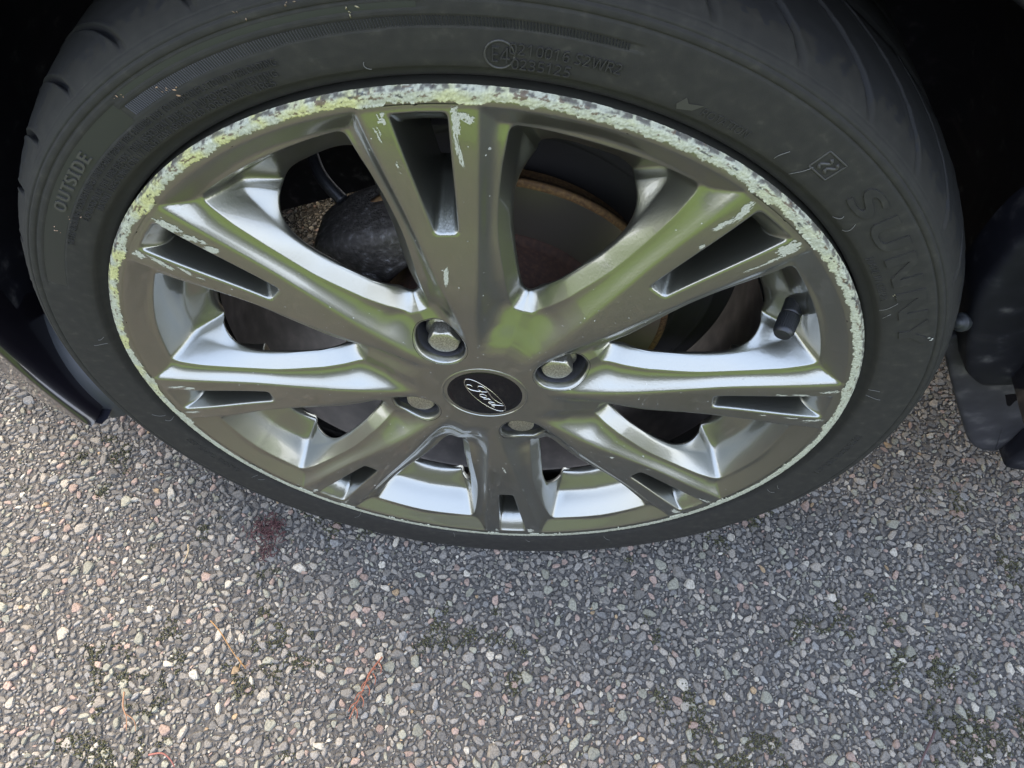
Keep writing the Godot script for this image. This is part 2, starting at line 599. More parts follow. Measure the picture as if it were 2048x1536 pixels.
# Take length c off the end (or the start) of a line.
func trim(pts: PackedVector2Array, c: float, at_end: bool) -> PackedVector2Array:
	var p := pts.duplicate()
	if at_end:
		p.reverse()
	var left := c
	while p.size() > 2 and p[0].distance_to(p[1]) <= left:
		left -= p[0].distance_to(p[1])
		p.remove_at(0)
	p[0] = p[0].move_toward(p[1], left)
	if at_end:
		p.reverse()
	return p

func bend(a: Vector2, corner: Vector2, b: Vector2, n: int) -> PackedVector2Array:
	var out := PackedVector2Array()
	for i in n:
		var t := (i + 1.0) / (n + 1.0)
		out.append(a.lerp(corner, t).lerp(corner.lerp(b, t), t))
	return out

# Half a window's outline, from the middle of its hub end round to the middle of its rim end: always the same number of points. Returns [points, hub weight, rim weight].
const NH := 9
const NC := 9
const NS := 60
const NRC := 13
const NR := 22
func window_line(hub_r: float, off: float, rim_r: float, hub_c: float, rim_c: float) -> Array:
	var mid := deg_to_rad(HALF)
	# where the side meets the hub arc and the rim arc
	var u0 := 60.0
	while Vector2(u0, edge_v(u0) + off).length() < hub_r:
		u0 += 0.1
	var u1 := 150.0
	while Vector2(u1, edge_v(u1) + off).length() < rim_r:
		u1 += 0.1
	var hub := PackedVector2Array()
	var a0 := atan2(edge_v(u0) + off, u0)
	for i in 21:
		var a := lerpf(mid, minf(a0, mid - 0.02), i / 20.0)
		hub.append(Vector2(cos(a), sin(a)) * hub_r)
	var side := PackedVector2Array()
	for i in 121:
		var u := lerpf(u0, u1, i / 120.0)
		side.append(Vector2(u, edge_v(u) + off))
	side[0] = hub[-1]
	var rim := PackedVector2Array()
	var a1 := atan2(edge_v(u1) + off, u1)
	for i in 61:
		var a := lerpf(a1, mid, i / 60.0)
		rim.append(Vector2(cos(a), sin(a)) * rim_r)
	var c0: Vector2 = hub[-1]
	var c1: Vector2 = rim[0]
	var hub_len := hub[0].distance_to(hub[-1])
	hub = trim(hub, minf(hub_c, hub_len * 0.7), true)
	side = trim(trim(side, minf(hub_c * 1.6, hub_len * 2.0), false), rim_c, true)
	rim = trim(rim, minf(rim_c, 0.8 * rim_r * (mid - a1)), false)
	var out := resample(hub, NH)
	out.append_array(bend(hub[-1], c0, side[0], NC))
	out.append_array(resample(side, NS))
	out.append_array(bend(side[-1], c1, rim[0], NRC))
	out.append_array(resample(rim, NR))
	var hw := PackedFloat32Array()
	var rw := PackedFloat32Array()
	for i in out.size():
		hw.append(1.0 - smoothstep(NH - 1.0, NH + NC + 6.0, float(i)))
		rw.append(smoothstep(NH + NC + NS * 0.55, NH + NC + NS + NRC * 1.0, float(i)))
	return [out, hw, rw]

func slot_line(u_in: float, off: float, u_out: float, c_in: float, c_out: float) -> PackedVector2Array:
	var inner := PackedVector2Array([Vector2(u_in, 0), Vector2(u_in, maxf(slot_half(u_in) + off, 0.5))])
	var side := PackedVector2Array([inner[1], Vector2(u_out - 0.5, slot_half(u_out) + off)])
	var outer := PackedVector2Array([side[1], Vector2(u_out, 0)])
	var a := trim(inner, minf(c_in, 0.75 * inner[1].y), true)
	var b := trim(trim(side, c_in, false), c_out, true)
	var c := trim(outer, c_out, false)
	var out := resample(a, 6)
	out.append_array(bend(a[-1], inner[1], b[0], 7))
	out.append_array(resample(b, 44))
	out.append_array(bend(b[-1], side[1], c[0], 7))
	out.append_array(resample(c, 9))
	return out

func well_line(grow: float) -> PackedVector2Array:
	var mid := deg_to_rad(HALF)
	var m := Vector2(cos(mid), sin(mid))
	var n := Vector2(sin(mid), -cos(mid))       # towards the spoke
	var out := PackedVector2Array()
	for i in 33:
		var a := PI * i / 32.0
		out.append(m * (WELL_R - cos(a) * (18.0 + grow)) + n * (sin(a) * (16.2 + grow)))
	return out

func spline_rows(rows: Array, steps: int) -> Array:
	# open quadratic B-spline across the rows; first and last rows are kept
	var out := [rows[0]]
	var n := rows.size()
	for i in range(1, n - 1):
		var last := i == n - 2
		for k in range(1, steps + 1):
			var t := float(k) / steps
			var row := PackedVector3Array()
			for j in rows[0].size():
				var p0: Vector3 = rows[0][j] if i == 1 else (rows[i - 1][j] + rows[i][j]) * 0.5
				var p2: Vector3 = rows[n - 1][j] if last else (rows[i][j] + rows[i + 1][j]) * 0.5
				row.append(p0.lerp(rows[i][j], t).lerp(rows[i][j].lerp(p2, t), t))
			out.append(row)
	return out

# One wedge from a spoke's axis (v = 0) to the middle of the window beside it, with or without a bolt well. Returns {kind: [verts, normals, tris]}.
func wedge(with_well: bool) -> Dictionary:
	var mid := deg_to_rad(HALF)
	var r0 := window_line(81.4, -1.5, 215.6, 2.0, 3.4)
	var outline: PackedVector2Array = r0[0]
	var slot0 := slot_line(150.6, 1.3, 225.2, 3.0, 3.0)
	var well0 := well_line(1.2)
	var verts := PackedVector3Array()
	var given := PackedVector3Array()
	var tris := PackedInt32Array()
	var kinds := PackedByteArray()          # 0 hub, 1 spoke, 2 rim
	# --- front points
	var pts := PackedVector2Array()
	pts.append_array(outline)
	pts.append_array(slot0)
	if with_well:
		pts.append_array(well0)
	var cell := {}
	for p in pts:
		cell[Vector2i((p / 1.0).floor())] = [p]
	var cand := PackedVector2Array()
	# the wedge's own borders
	var r_in := 25.0
	for i in 140:
		var u := r_in + 1.5 * i
		if u < 228.0:
			cand.append(Vector2(u, 0))
			cand.append(Vector2(cos(mid), sin(mid)) * u)
	for i in 61:
		var a := mid * i / 60.0
		cand.append(Vector2(cos(a), sin(a)) * 228.0)
		if i % 4 == 0:
			cand.append(Vector2(cos(a), sin(a)) * r_in)
	var ring := 214.0
	while ring < 227.5:
		for i in 61:
			var a := mid * i / 60.0
			cand.append(Vector2(cos(a), sin(a)) * ring)
		ring += 1.6
	var u := 26.0
	while u < 227.0:
		var w := half_width(u)
		var line := [w - 3.6, w - 2.2, w - 1.1, w - 0.4, w + 0.4, w + 1.1, w + 2.2, w + 3.6, w + 5.2]
		var v := w + 7.0
		while v < 50:
			line.append(v)
			v += 1.9
		v = w - 5.4
		while v > 0.6:
			line.append(v)
			v -= 1.9
		for x in line:
			if x > 0.5:
				cand.append(Vector2(u, x))
		u += 1.45
	var count := 0
	for p in cand:
		var r := p.length()
		var a := p.angle()
		if r > 228.001 or r < r_in - 0.001 or a > mid + 1e-5 or p.y < -1e-6:
			continue
		var border := absf(a - mid) < 1e-5 or p.y < 1e-6 or r > 227.999 or r < r_in + 0.001
		if not border and (mid - a) * r < 0.6:
			continue
		if Geometry2D.is_point_in_polygon(p, closed_window(outline)) or Geometry2D.is_point_in_polygon(p, slot0):
			continue
		if with_well and Geometry2D.is_point_in_polygon(p, well0):
			continue
		var c := Vector2i(p.floor())
		var close := false
		for dx in [-1, 0, 1]:
			for dy in [-1, 0, 1]:
				var k := c + Vector2i(dx, dy)
				if cell.has(k):
					for q in cell[k]:
						if q.distance_squared_to(p) < 0.5:
							close = true
		if close:
			continue
		if not cell.has(c):
			cell[c] = []
		cell[c].append(p)
		pts.append(p)
	var del := Geometry2D.triangulate_delaunay(pts)
	for p in pts:
		var n := front_normal(p.x, p.y)
		if p.y < 1e-6:
			n.y = 0.0
			n = n.normalized()
		if absf(p.angle() - mid) < 1e-5:
			var across := Vector3(-sin(mid), cos(mid), 0)
			n = (n - across * n.dot(across)).normalized()
		verts.append(Vector3(p.x, p.y, front_z(p.x, p.y)))
		given.append(n)
	var win := closed_window(outline)
	for i in range(0, del.size(), 3):
		var a := pts[del[i]]
		var b := pts[del[i + 1]]
		var c := pts[del[i + 2]]
		var g := (a + b + c) / 3.0
		if absf((b - a).cross(c - a)) < 0.004 or g.length() < r_in - 0.2 or Geometry2D.is_point_in_polygon(g, win) or Geometry2D.is_point_in_polygon(g, slot0):
			continue
		if with_well and Geometry2D.is_point_in_polygon(g, well0):
			continue
		# clockwise as seen from the front
		if (b - a).cross(c - a) > 0:
			tris.append_array([del[i], del[i + 2], del[i + 1]])
		else:
			tris.append_array([del[i], del[i + 1], del[i + 2]])
		kinds.append(0 if g.length() < 50.0 else (2 if g.length() > 216.0 else 1))
	# --- window wall
	var specs := [
		# hub radius, side offset, rim radius, corners, z below the front (or absolute for hub, side, rim)
		[82.8, 0.0, 214.0, 2.2, 3.6, null],
		[83.4, 0.5, 213.4, 2.3, 4.0, [-0.7, -0.7, -1.2]],
		[87.0, 3.6, 208.0, 3.0, 5.0, [-3.9, -3.9, -10.5]],
		[90.6, 6.6, 204.2, 2.6, 8.0, [-7.6, -7.2, -20.5]],
		[91.4, 7.2, 201.6, 2.8, 11.0, [-8.8, -8.4, -23.5]],
		[91.8, 7.6, 189.5, 3.0, 24.0, [-10.2, -9.8, -31.0]],
		[91.2, 7.0, 188.0, 5.0, 28.0, [-12.0, -12.0, -34.0]],
		[84.0, -3.0, 187.5, 5.0, 28.0, [-15.0, -16.0, -37.5]]]
	var rows := []
	var row := PackedVector3Array()
	for p in outline:
		row.append(Vector3(p.x, p.y, front_z(p.x, p.y)))
	rows.append(row)
	var base: PackedVector2Array = window_line(82.8, 0.0, 214.0, 2.2, 3.6)[0]
	var focus := Vector2(cos(mid), sin(mid)) * 149.5
	for s in specs:
		var l := window_line(s[0], s[1], s[2], s[3], s[4])
		var own: PackedVector2Array = l[0].duplicate()
		if s[5] != null:
			# towards the rim, points of all rings lie on common rays, so that the wall's lines run straight
			for i in range(NH + NC, own.size() - 1):
				if base[i].x < 142.0:
					continue
				var to := focus + (base[i] - focus).normalized() * 90.0
				for k in range(NH, own.size() - 1):
					var hit = Geometry2D.segment_intersects_segment(focus, to, own[k], own[k + 1])
					if hit != null:
						l[0][i] = hit
						break
		row = PackedVector3Array()
		for i in l[0].size():
			var p: Vector2 = l[0][i]
			var zb := front_z(base[i].x, base[i].y)
			var z := 0.0
			if s[5] == null:
				z = zb - 0.15
			else:
				var h: float = l[1][i]
				var m: float = l[2][i]
				z = zb + s[5][0] * h + s[5][2] * m + s[5][1] * (1.0 - h - m)
			row.append(Vector3(p.x, p.y, z))
		rows.append(row)
	add_loft(spline_rows(rows, 4), verts, given, tris, kinds, true, false, r0[2])
	# --- slot wall
	rows = []
	var defs := [[150.6, 1.3, 225.2, 3.0, 3.0, null], [152.0, 0.0, 224.0, 3.2, 3.2, [-0.2]], [152.8, -0.6, 223.2, 3.2, 3.2, [-1.7]], [158.0, -1.0, 217.0, 3.0, 3.0, [-16.0, -13.0, -6.5]], [165.0, -1.6, 213.0, 3.0, 2.5, [-34.0, -26.0, -12.0]], [166.5, -1.9, 211.8, 2.5, 2.5, [-38.0, -34.0, -20.0]], [167.5, -2.2, 211.0, 2.5, 2.5, [-48.0, -46.0, -46.0]]]
	var sbase := slot_line(152.0, 0.0, 224.0, 3.2, 3.2)
	for d in defs:
		var l := slot_line(d[0], d[1], d[2], d[3], d[4])
		row = PackedVector3Array()
		for i in l.size():
			var zb := front_z(sbase[i].x, sbase[i].y)
			var z := 0.0
			if d[5] == null:
				z = front_z(l[i].x, l[i].y)
			elif d[5].size() == 1:
				z = zb + d[5][0]
			else:
				var h := 1.0 - smoothstep(4.0, 18.0, float(i))
				var m := smoothstep(44.0, 62.0, float(i))
				z = d[5][0] * h + d[5][2] * m + d[5][1] * (1.0 - h - m)
			row.append(Vector3(l[i].x, l[i].y, z))
		rows.append(row)
	add_loft(spline_rows(rows, 4), verts, given, tris, kinds, false, false, PackedFloat32Array())
	# --- bolt well
	if with_well:
		rows = []
		var wb := well_line(0.0)
		for d in [[1.2, 99.0], [0.0, -0.2], [-0.9, -1.6], [-1.6, -9.0], [-2.0, -34.0], [-3.0, -35.5], [-12.0, -36.0], [-15.0, -36.0]]:
			var l := well_line(d[0])
			row = PackedVector3Array()
			for i in l.size():
				var z = front_z(l[i].x, l[i].y) if d[1] == 99.0 else front_z(wb[i].x, wb[i].y) + d[1]
				if d[1] < -20.0:
					z = -10.0 + d[1]
				row.append(Vector3(l[i].x, l[i].y, z))
			rows.append(row)
		add_loft(spline_rows(rows, 4), verts, given, tris, kinds, false, true, PackedFloat32Array())
	# --- averaged normals where none are given
	var n := PackedVector3Array()
	n.resize(verts.size())
	for i in range(0, tris.size(), 3):
		var a := verts[tris[i]]
		var f := (verts[tris[i + 2]] - a).cross(verts[tris[i + 1]] - a)
		for k in 3:
			n[tris[i + k]] += f
	for i in n.size():
		if given[i] != Vector3.ZERO:
			n[i] = given[i]
			continue
		var p := Vector2(verts[i].x, verts[i].y)
		if absf(p.y) < 1e-4:
			n[i].y = 0
		if absf(p.angle() - mid) < 1e-4:
			var across := Vector3(-sin(mid), cos(mid), 0)
			n[i] -= across * n[i].dot(across)
		n[i] = n[i].normalized()
	return {"v": verts, "n": n, "t": tris, "k": kinds}

func closed_window(line: PackedVector2Array) -> PackedVector2Array:
	return line     # its two ends lie on the middle line of the window, which closes it

func add_loft(rows: Array, verts: PackedVector3Array, given: PackedVector3Array, tris: PackedInt32Array, kinds: PackedByteArray, window: bool, well: bool, rim_w: PackedFloat32Array) -> void:
	var w: int = rows[0].size()
	var at := verts.size()
	for i in rows.size():
		for j in w:
			verts.append(rows[i][j])
			if i == 0:
				given.append(front_normal(rows[i][j].x, rows[i][j].y))
			else:
				given.append(Vector3.ZERO)
	# PackedArrays arrive by reference in Godot 4 only for the caller's own variable, so the callers' arrays are filled in place
	for i in rows.size() - 1:
		for j in w - 1:
			var a := at + i * w + j
			var b := a + 1
			var c := a + w
			var d := c + 1
			if window:
				tris.append_array([a, c, b, b, c, d])
			else:
				tris.append_array([a, b, c, b, d, c])
			var k := 1
			if well:
				k = 3 if i > 7 else 0
			elif window and rim_w[j] > 0.75:
				k = 2
			elif not window and j > 56:
				k = 2
			kinds.append(k)
			kinds.append(k)

func pick(parts: Array, kind: int) -> ArrayMesh:
	# parts: [wedge, turn in degrees, mirrored]
	var v := PackedVector3Array()
	var n := PackedVector3Array()
	var t := PackedInt32Array()
	for p in parts:
		var w: Dictionary = p[0]
		var rot := Basis(Vector3(0, 0, 1), deg_to_rad(p[1]))
		var map := {}
		for i in w.k.size():
			if w.k[i] != kind:
				continue
			var ids := [w.t[3 * i], w.t[3 * i + 1], w.t[3 * i + 2]]
			if p[2]:
				ids = [ids[0], ids[2], ids[1]]
			for id in ids:
				if not map.has(id):
					map[id] = v.size()
					var a: Vector3 = w.v[id]
					var b: Vector3 = w.n[id]
					if p[2]:
						a.y = -a.y
						b.y = -b.y
					v.append(rot * a * 0.001)
					n.append(rot * b)
				t.append(map[id])
	return mesh_of(v, t, PackedColorArray(), false, n)

func build_alloy(wheel: Node3D) -> void:
	var open := wedge(false)
	var bolt := wedge(true)
	var even := pick([[bolt, 0.0, false], [open, 0.0, true]], 1)
	var odd := pick([[open, 0.0, false], [bolt, 0.0, true]], 1)
	var all := []
	for k in 8:
		var deg := SPOKE_ANGLE - 45.0 * k
		all.append([bolt if k % 2 == 0 else open, deg, false])
		all.append([open if k % 2 == 0 else bolt, deg, true])
		var s := put("spoke", even if k % 2 == 0 else odd, mats["alloy paint"], wheel)
		s.rotation.z = deg_to_rad(deg)
	put("hub", pick(all, 0), mats["alloy paint"], wheel)
	var well := pick([[bolt, 0.0, false], [bolt, 45.0, true]], 3)
	for k in 4:
		put("bolt_well", well, mats["shaded well"], wheel).rotation.z = deg_to_rad(SPOKE_ANGLE + 90.0 * k)
	put("rim", pick(all, 2), mats["alloy paint"], wheel)
	put("rim_flange", lathe([Vector2(227.9, -0.1), Vector2(229.5, 0.25), Vector2(232, 0.35), Vector2(234, 0.1), Vector2(235, -0.7), Vector2(235.5, -2.2), Vector2(235.6, -12)], 720), mats["alloy paint"], wheel)
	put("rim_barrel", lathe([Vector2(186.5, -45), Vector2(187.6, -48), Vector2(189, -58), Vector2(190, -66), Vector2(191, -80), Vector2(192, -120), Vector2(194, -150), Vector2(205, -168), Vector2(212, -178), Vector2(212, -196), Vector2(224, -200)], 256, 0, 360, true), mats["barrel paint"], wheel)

# ---------------------------------------------------------------- scuffed edge
func lip_z(r: float) -> float:
	return table(r, [Vector2(214, -9), Vector2(227.9, -0.1), Vector2(229.5, 0.25), Vector2(232, 0.35), Vector2(234, 0.1), Vector2(235, -0.7), Vector2(235.6, -2.2)])

func build_scuffs(wheel: Node3D) -> void:
	var edge_n := noise(71, 1.0, 4)
	var fine := noise(72, 1.0, 2)
	var dark := noise(73, 1.0, 3)
	var tone := noise(74, 1.0, 3)
	var around := 3600
	var steps := 16
	var v := PackedVector3Array()
	var c := PackedColorArray()
	var t := PackedInt32Array()
	for j in around:
		var deg := 360.0 * j / around
		var a := deg_to_rad(deg)
		var p := Vector2(cos(a), sin(a)) * 230.0
		var rough := edge_n.get_noise_2d(p.x * 0.11, p.y * 0.11) * 1.5 + fine.get_noise_2d(p.x * 0.55, p.y * 0.55) * 0.9 + edge_n.get_noise_2d(p.x * 0.02 + 33, p.y * 0.02) * 1.2
		# arms of the spokes carry more of the scrape
		var rel := fposmod(SPOKE_ANGLE - deg + 22.5, 45.0) - 22.5
		var arm := exp(-pow((absf(rel) - 5.2) / 1.6, 2.0))
		var inner := 229.9 + rough - arm * (2.2 + 2.5 * edge_n.get_noise_2d(p.x * 0.05 + 90, p.y * 0.05))
		if sin(a) < 0.2:
			inner -= 0.9 * smoothstep(0.2, -0.4, sin(a))
		var upper := clampf(0.35 + 0.9 * sin(a), 0.0, 1.0)
		var yellowish := clampf(0.75 * smoothstep(80.0, 110.0, deg) * (1.0 - smoothstep(165.0, 205.0, deg)) + 0.25 * smoothstep(25.0, 45.0, deg) * (1.0 - smoothstep(165.0, 205.0, deg)), 0.0, 1.0)
		for i in steps:
			var f := i / (steps - 1.0)
			var r := lerpf(inner, 235.75, f)
			var q := Vector2(cos(a), sin(a)) * r
			var h := 0.0 if i == 0 else 0.22 + 0.30 * fine.get_noise_2d(q.x * 0.45, q.y * 0.45) + 0.16 * edge_n.get_noise_2d(q.x * 1.2, q.y * 1.2)
			if i == 0:
				h = 0.02
			v.append(Vector3(q.x, q.y, lip_z(r) + h) * 0.001)
			# arc and radius as noise axes: stains are drawn out along the edge
			var arc := a * 230.0
			var g := 1.0 + 0.22 * tone.get_noise_2d(arc * 0.12, r * 0.5) + 0.28 * fine.get_noise_2d(q.x * 0.7, q.y * 0.7)
			var col := Color(0.315 * g, 0.32 * g, 0.24 * g)
			var ye := clampf(2.2 * tone.get_noise_2d(q.x * 0.05 + 50, q.y * 0.05) + 0.30, 0.0, 1.0) * yellowish
			col = col.lerp(Color(0.38 * g, 0.37 * g, 0.14 * g), ye * 0.8)
			var spot := dark.get_noise_2d(arc * 0.10, r * 0.38) + 0.55 * dark.get_noise_2d(arc * 0.33 + 30, r * 0.8)
			var patch := 0.55 + 0.9 * tone.get_noise_2d(arc * 0.02, 9.0)
			var share := smoothstep(0.02, 0.24, spot - 0.46 + (0.62 - 1.3 * absf(f - 0.68)) * upper * patch)
			var brown := Color(0.085, 0.055, 0.032) if tone.get_noise_2d(q.x * 0.1, q.y * 0.1 + 70) > -0.2 else Color(0.03, 0.028, 0.026)
			col = col.lerp(brown, share * 0.92)
			var rim_dirt := smoothstep(0.66, 0.86, f) * smoothstep(-0.12, 0.16, fine.get_noise_2d(arc * 0.16, r * 0.5) + 0.5 * dark.get_noise_2d(arc * 0.05, 3.0))
			col = col.lerp(Color(0.045, 0.038, 0.032), rim_dirt * 0.85)
			c.append(col)
	for j in around:
		var n := (j + 1) % around
		for i in steps - 1:
			var a := j * steps + i
			var b := n * steps + i
			t.append_array([a, b, a + 1, b, b + 1, a + 1])
	put("scuffed_edge", mesh_of(v, t, c), mats["bare lip"], wheel).set_meta("label", "pale kerb-scraped outer edge with yellow and brown stains")
	put("paint_specks", paint_specks(), mats["bare lip"], wheel).set_meta("kind", "stuff")
	# scrapes running from the edge down the spokes: [spoke, u, v, length, width, turn, strength]
	var marks := [
		[0, 219, -15.5, 17, 4.0, -3, 0.9], [0, 205, -14.5, 24, 2.6, 4, 0.75], [0, 221, -20, 9, 4.5, 50, 0.8], [0, 222, 15, 8, 7, 10, 0.5], [0, 214, 19, 12, 4, 2, 0.35], [0, 122, 5.5, 17, 2.6, -10, 1.0], [0, 196, 14.5, 10, 1.6, 5, 0.35],
		[7, 217, -15.5, 16, 6.5, 6, 0.8], [7, 204, -15.5, 18, 5, 10, 0.65], [7, 194, -13.5, 9, 5.5, 30, 0.9], [7, 222, 17, 8, 6, 0, 0.8], [7, 211, 15.5, 17, 3.4, -9, 0.85], [7, 199, 13, 11, 3.0, -14, 0.7], [7, 190, 14, 6, 1.6, 20, 0.5],
		[1, 218, 17.5, 17, 4.5, 16, 0.8], [1, 207, 17.5, 14, 3.4, -4, 0.8], [1, 219, -17.5, 13, 8, 0, 0.9], [1, 208, -19, 16, 2.4, -9, 0.6], [1, 198, -17.5, 12, 1.6, -12, 0.5], [1, 191, 12, 4, 3, 0, 0.8],
		[2, 221, 18, 14, 3, 12, 0.6], [2, 205, 13.6, 12, 1.8, 0, 0.7], [2, 193, 12.4, 8, 1.6, 0, 0.8], [2, 219, -16, 16, 3, 6, 0.6], [2, 205, -14, 12, 1.7, 0, 0.6], [2, 186, -12.6, 6, 1.6, 0, 0.6],
		[3, 220, 15, 15, 3.0, 12, 0.7], [3, 221, -16, 10, 7, 0, 0.9], [3, 119, 6.5, 3.4, 2.6, 0, 0.9], [3, 153, 14, 6, 1.2, 30, 0.5],
		[4, 221, 16, 9, 8, 0, 0.9], [4, 222, -15, 7, 4, 0, 0.6], [4, 106, 3.5, 12, 1.5, 12, 0.6], [5, 220, 14, 15, 2.2, 16, 0.6], [5, 221, -16, 10, 4, 0, 0.7], [6, 214, -16.5, 14, 2.6, 4, 0.8], [6, 219, 16.5, 13, 2.6, 4, 0.8], [6, 206, -14.6, 9, 3.0, 8, 0.8]]
	for i in marks.size():
		var k: Array = marks[i]
		var o := put("scrape_mark", scrape(k[1], k[2], k[3], k[4], k[5], k[6], i), mats["bare lip"], wheel)
		o.rotation.z = deg_to_rad(SPOKE_ANGLE - 45.0 * k[0])

func paint_specks() -> ArrayMesh:
	rng.seed = 31
	var v := PackedVector3Array()
	var c := PackedColorArray()
	var t := PackedInt32Array()
	for i in 420:
		var u := rng.randf_range(40.0, 226.0)
		var w := rng.randf_range(-1.0, 1.0) * (edge_v(u) - 2.0)
		if Geometry2D.is_point_in_polygon(Vector2(u, absf(w)), slot_zone) or Vector2(u, w).length() < 34.0:
			continue
		if u < 84.0 and absf(w) > half_width(u) + 5.0:
			continue
		var size := rng.randf_range(0.16, 0.42) * (2.2 if rng.randf() < 0.06 else 1.0)
		var turn := Basis(Vector3(0, 0, 1), deg_to_rad(SPOKE_ANGLE - 45.0 * rng.randi_range(0, 7)))
		var at := v.size()
		var n := 7
		v.append(turn * Vector3(u, w, front_z(u, w) + 0.22) * 0.001)
		for k in n:
			var a := TAU * k / n
			var rr := size * rng.randf_range(0.5, 1.2)
			var q := Vector2(u + rr * cos(a) * 1.3, w + rr * sin(a))
			v.append(turn * Vector3(q.x, q.y, front_z(q.x, q.y) + 0.03) * 0.001)
			t.append_array([at, at + 1 + (k + 1) % n, at + 1 + k])
		var g := rng.randf_range(0.20, 0.48)
		for k in n + 1:
			c.append(Color(g, g, g * 0.9))
	return mesh_of(v, t, c)

# A ragged chip of bare metal lying on the paint: strips across its length that stop and start.
func scrape(u: float, v: float, length: float, width: float, turn: float, strength: float, seed_value: int) -> ArrayMesh:
	var n := noise(200 + seed_value, 1.0, 3)
	var nu := 44
	var nv := 14
	var verts := PackedVector3Array()
	var cols := PackedColorArray()
	var tris := PackedInt32Array()
	var rot := deg_to_rad(turn)
	var keep := PackedFloat32Array()
	for i in nu + 1:
		for j in nv + 1:
			var s := (float(i) / nu - 0.5)
			var w := (float(j) / nv - 0.5)
			var p := Vector2(s * length, w * width).rotated(rot) + Vector2(u, v)
			verts.append(Vector3(p.x, p.y, front_z(p.x, p.y) + 0.16 + 0.10 * n.get_noise_2d(p.x * 2.0, p.y * 2.0)) * 0.001)
			var g := 0.95 + 0.4 * n.get_noise_2d(p.x * 1.2, p.y * 1.2)
			cols.append(Color(0.34 * g, 0.34 * g, 0.275 * g))
			var body := 1.0 - pow(absf(2.0 * s), 2.5) - pow(absf(2.0 * w), 2.0) * 0.8
			keep.append(body * 0.9 + 1.1 * n.get_noise_2d(s * length * 0.22, w * width * 1.1) + 0.25 * n.get_noise_2d(p.x * 1.1, p.y * 1.1) - (1.0 - strength))
	for i in nu:
		for j in nv:
			var a := i * (nv + 1) + j
			var b := a + 1
			var c := a + nv + 1
			var d := c + 1
			var p := Vector2(verts[a].x, verts[a].y) * 1000.0
			if Geometry2D.is_point_in_polygon(Vector2(p.x, absf(p.y)), slot_zone) or Vector2(p.x, absf(p.y)).y > edge_v(p.x) - 1.5:
				continue
			if keep[a] > 0 and keep[b] > 0 and keep[c] > 0:
				tris.append_array([a, b, c])
			if keep[b] > 0 and keep[c] > 0 and keep[d] > 0:
				tris.append_array([b, d, c])
	if tris.is_empty():
		tris = PackedInt32Array([0, 1, nv + 1])
	return mesh_of(verts, tris, cols)

var slot_zone: PackedVector2Array = slot_line(150.2, 1.4, 225.4, 3.0, 3.0)

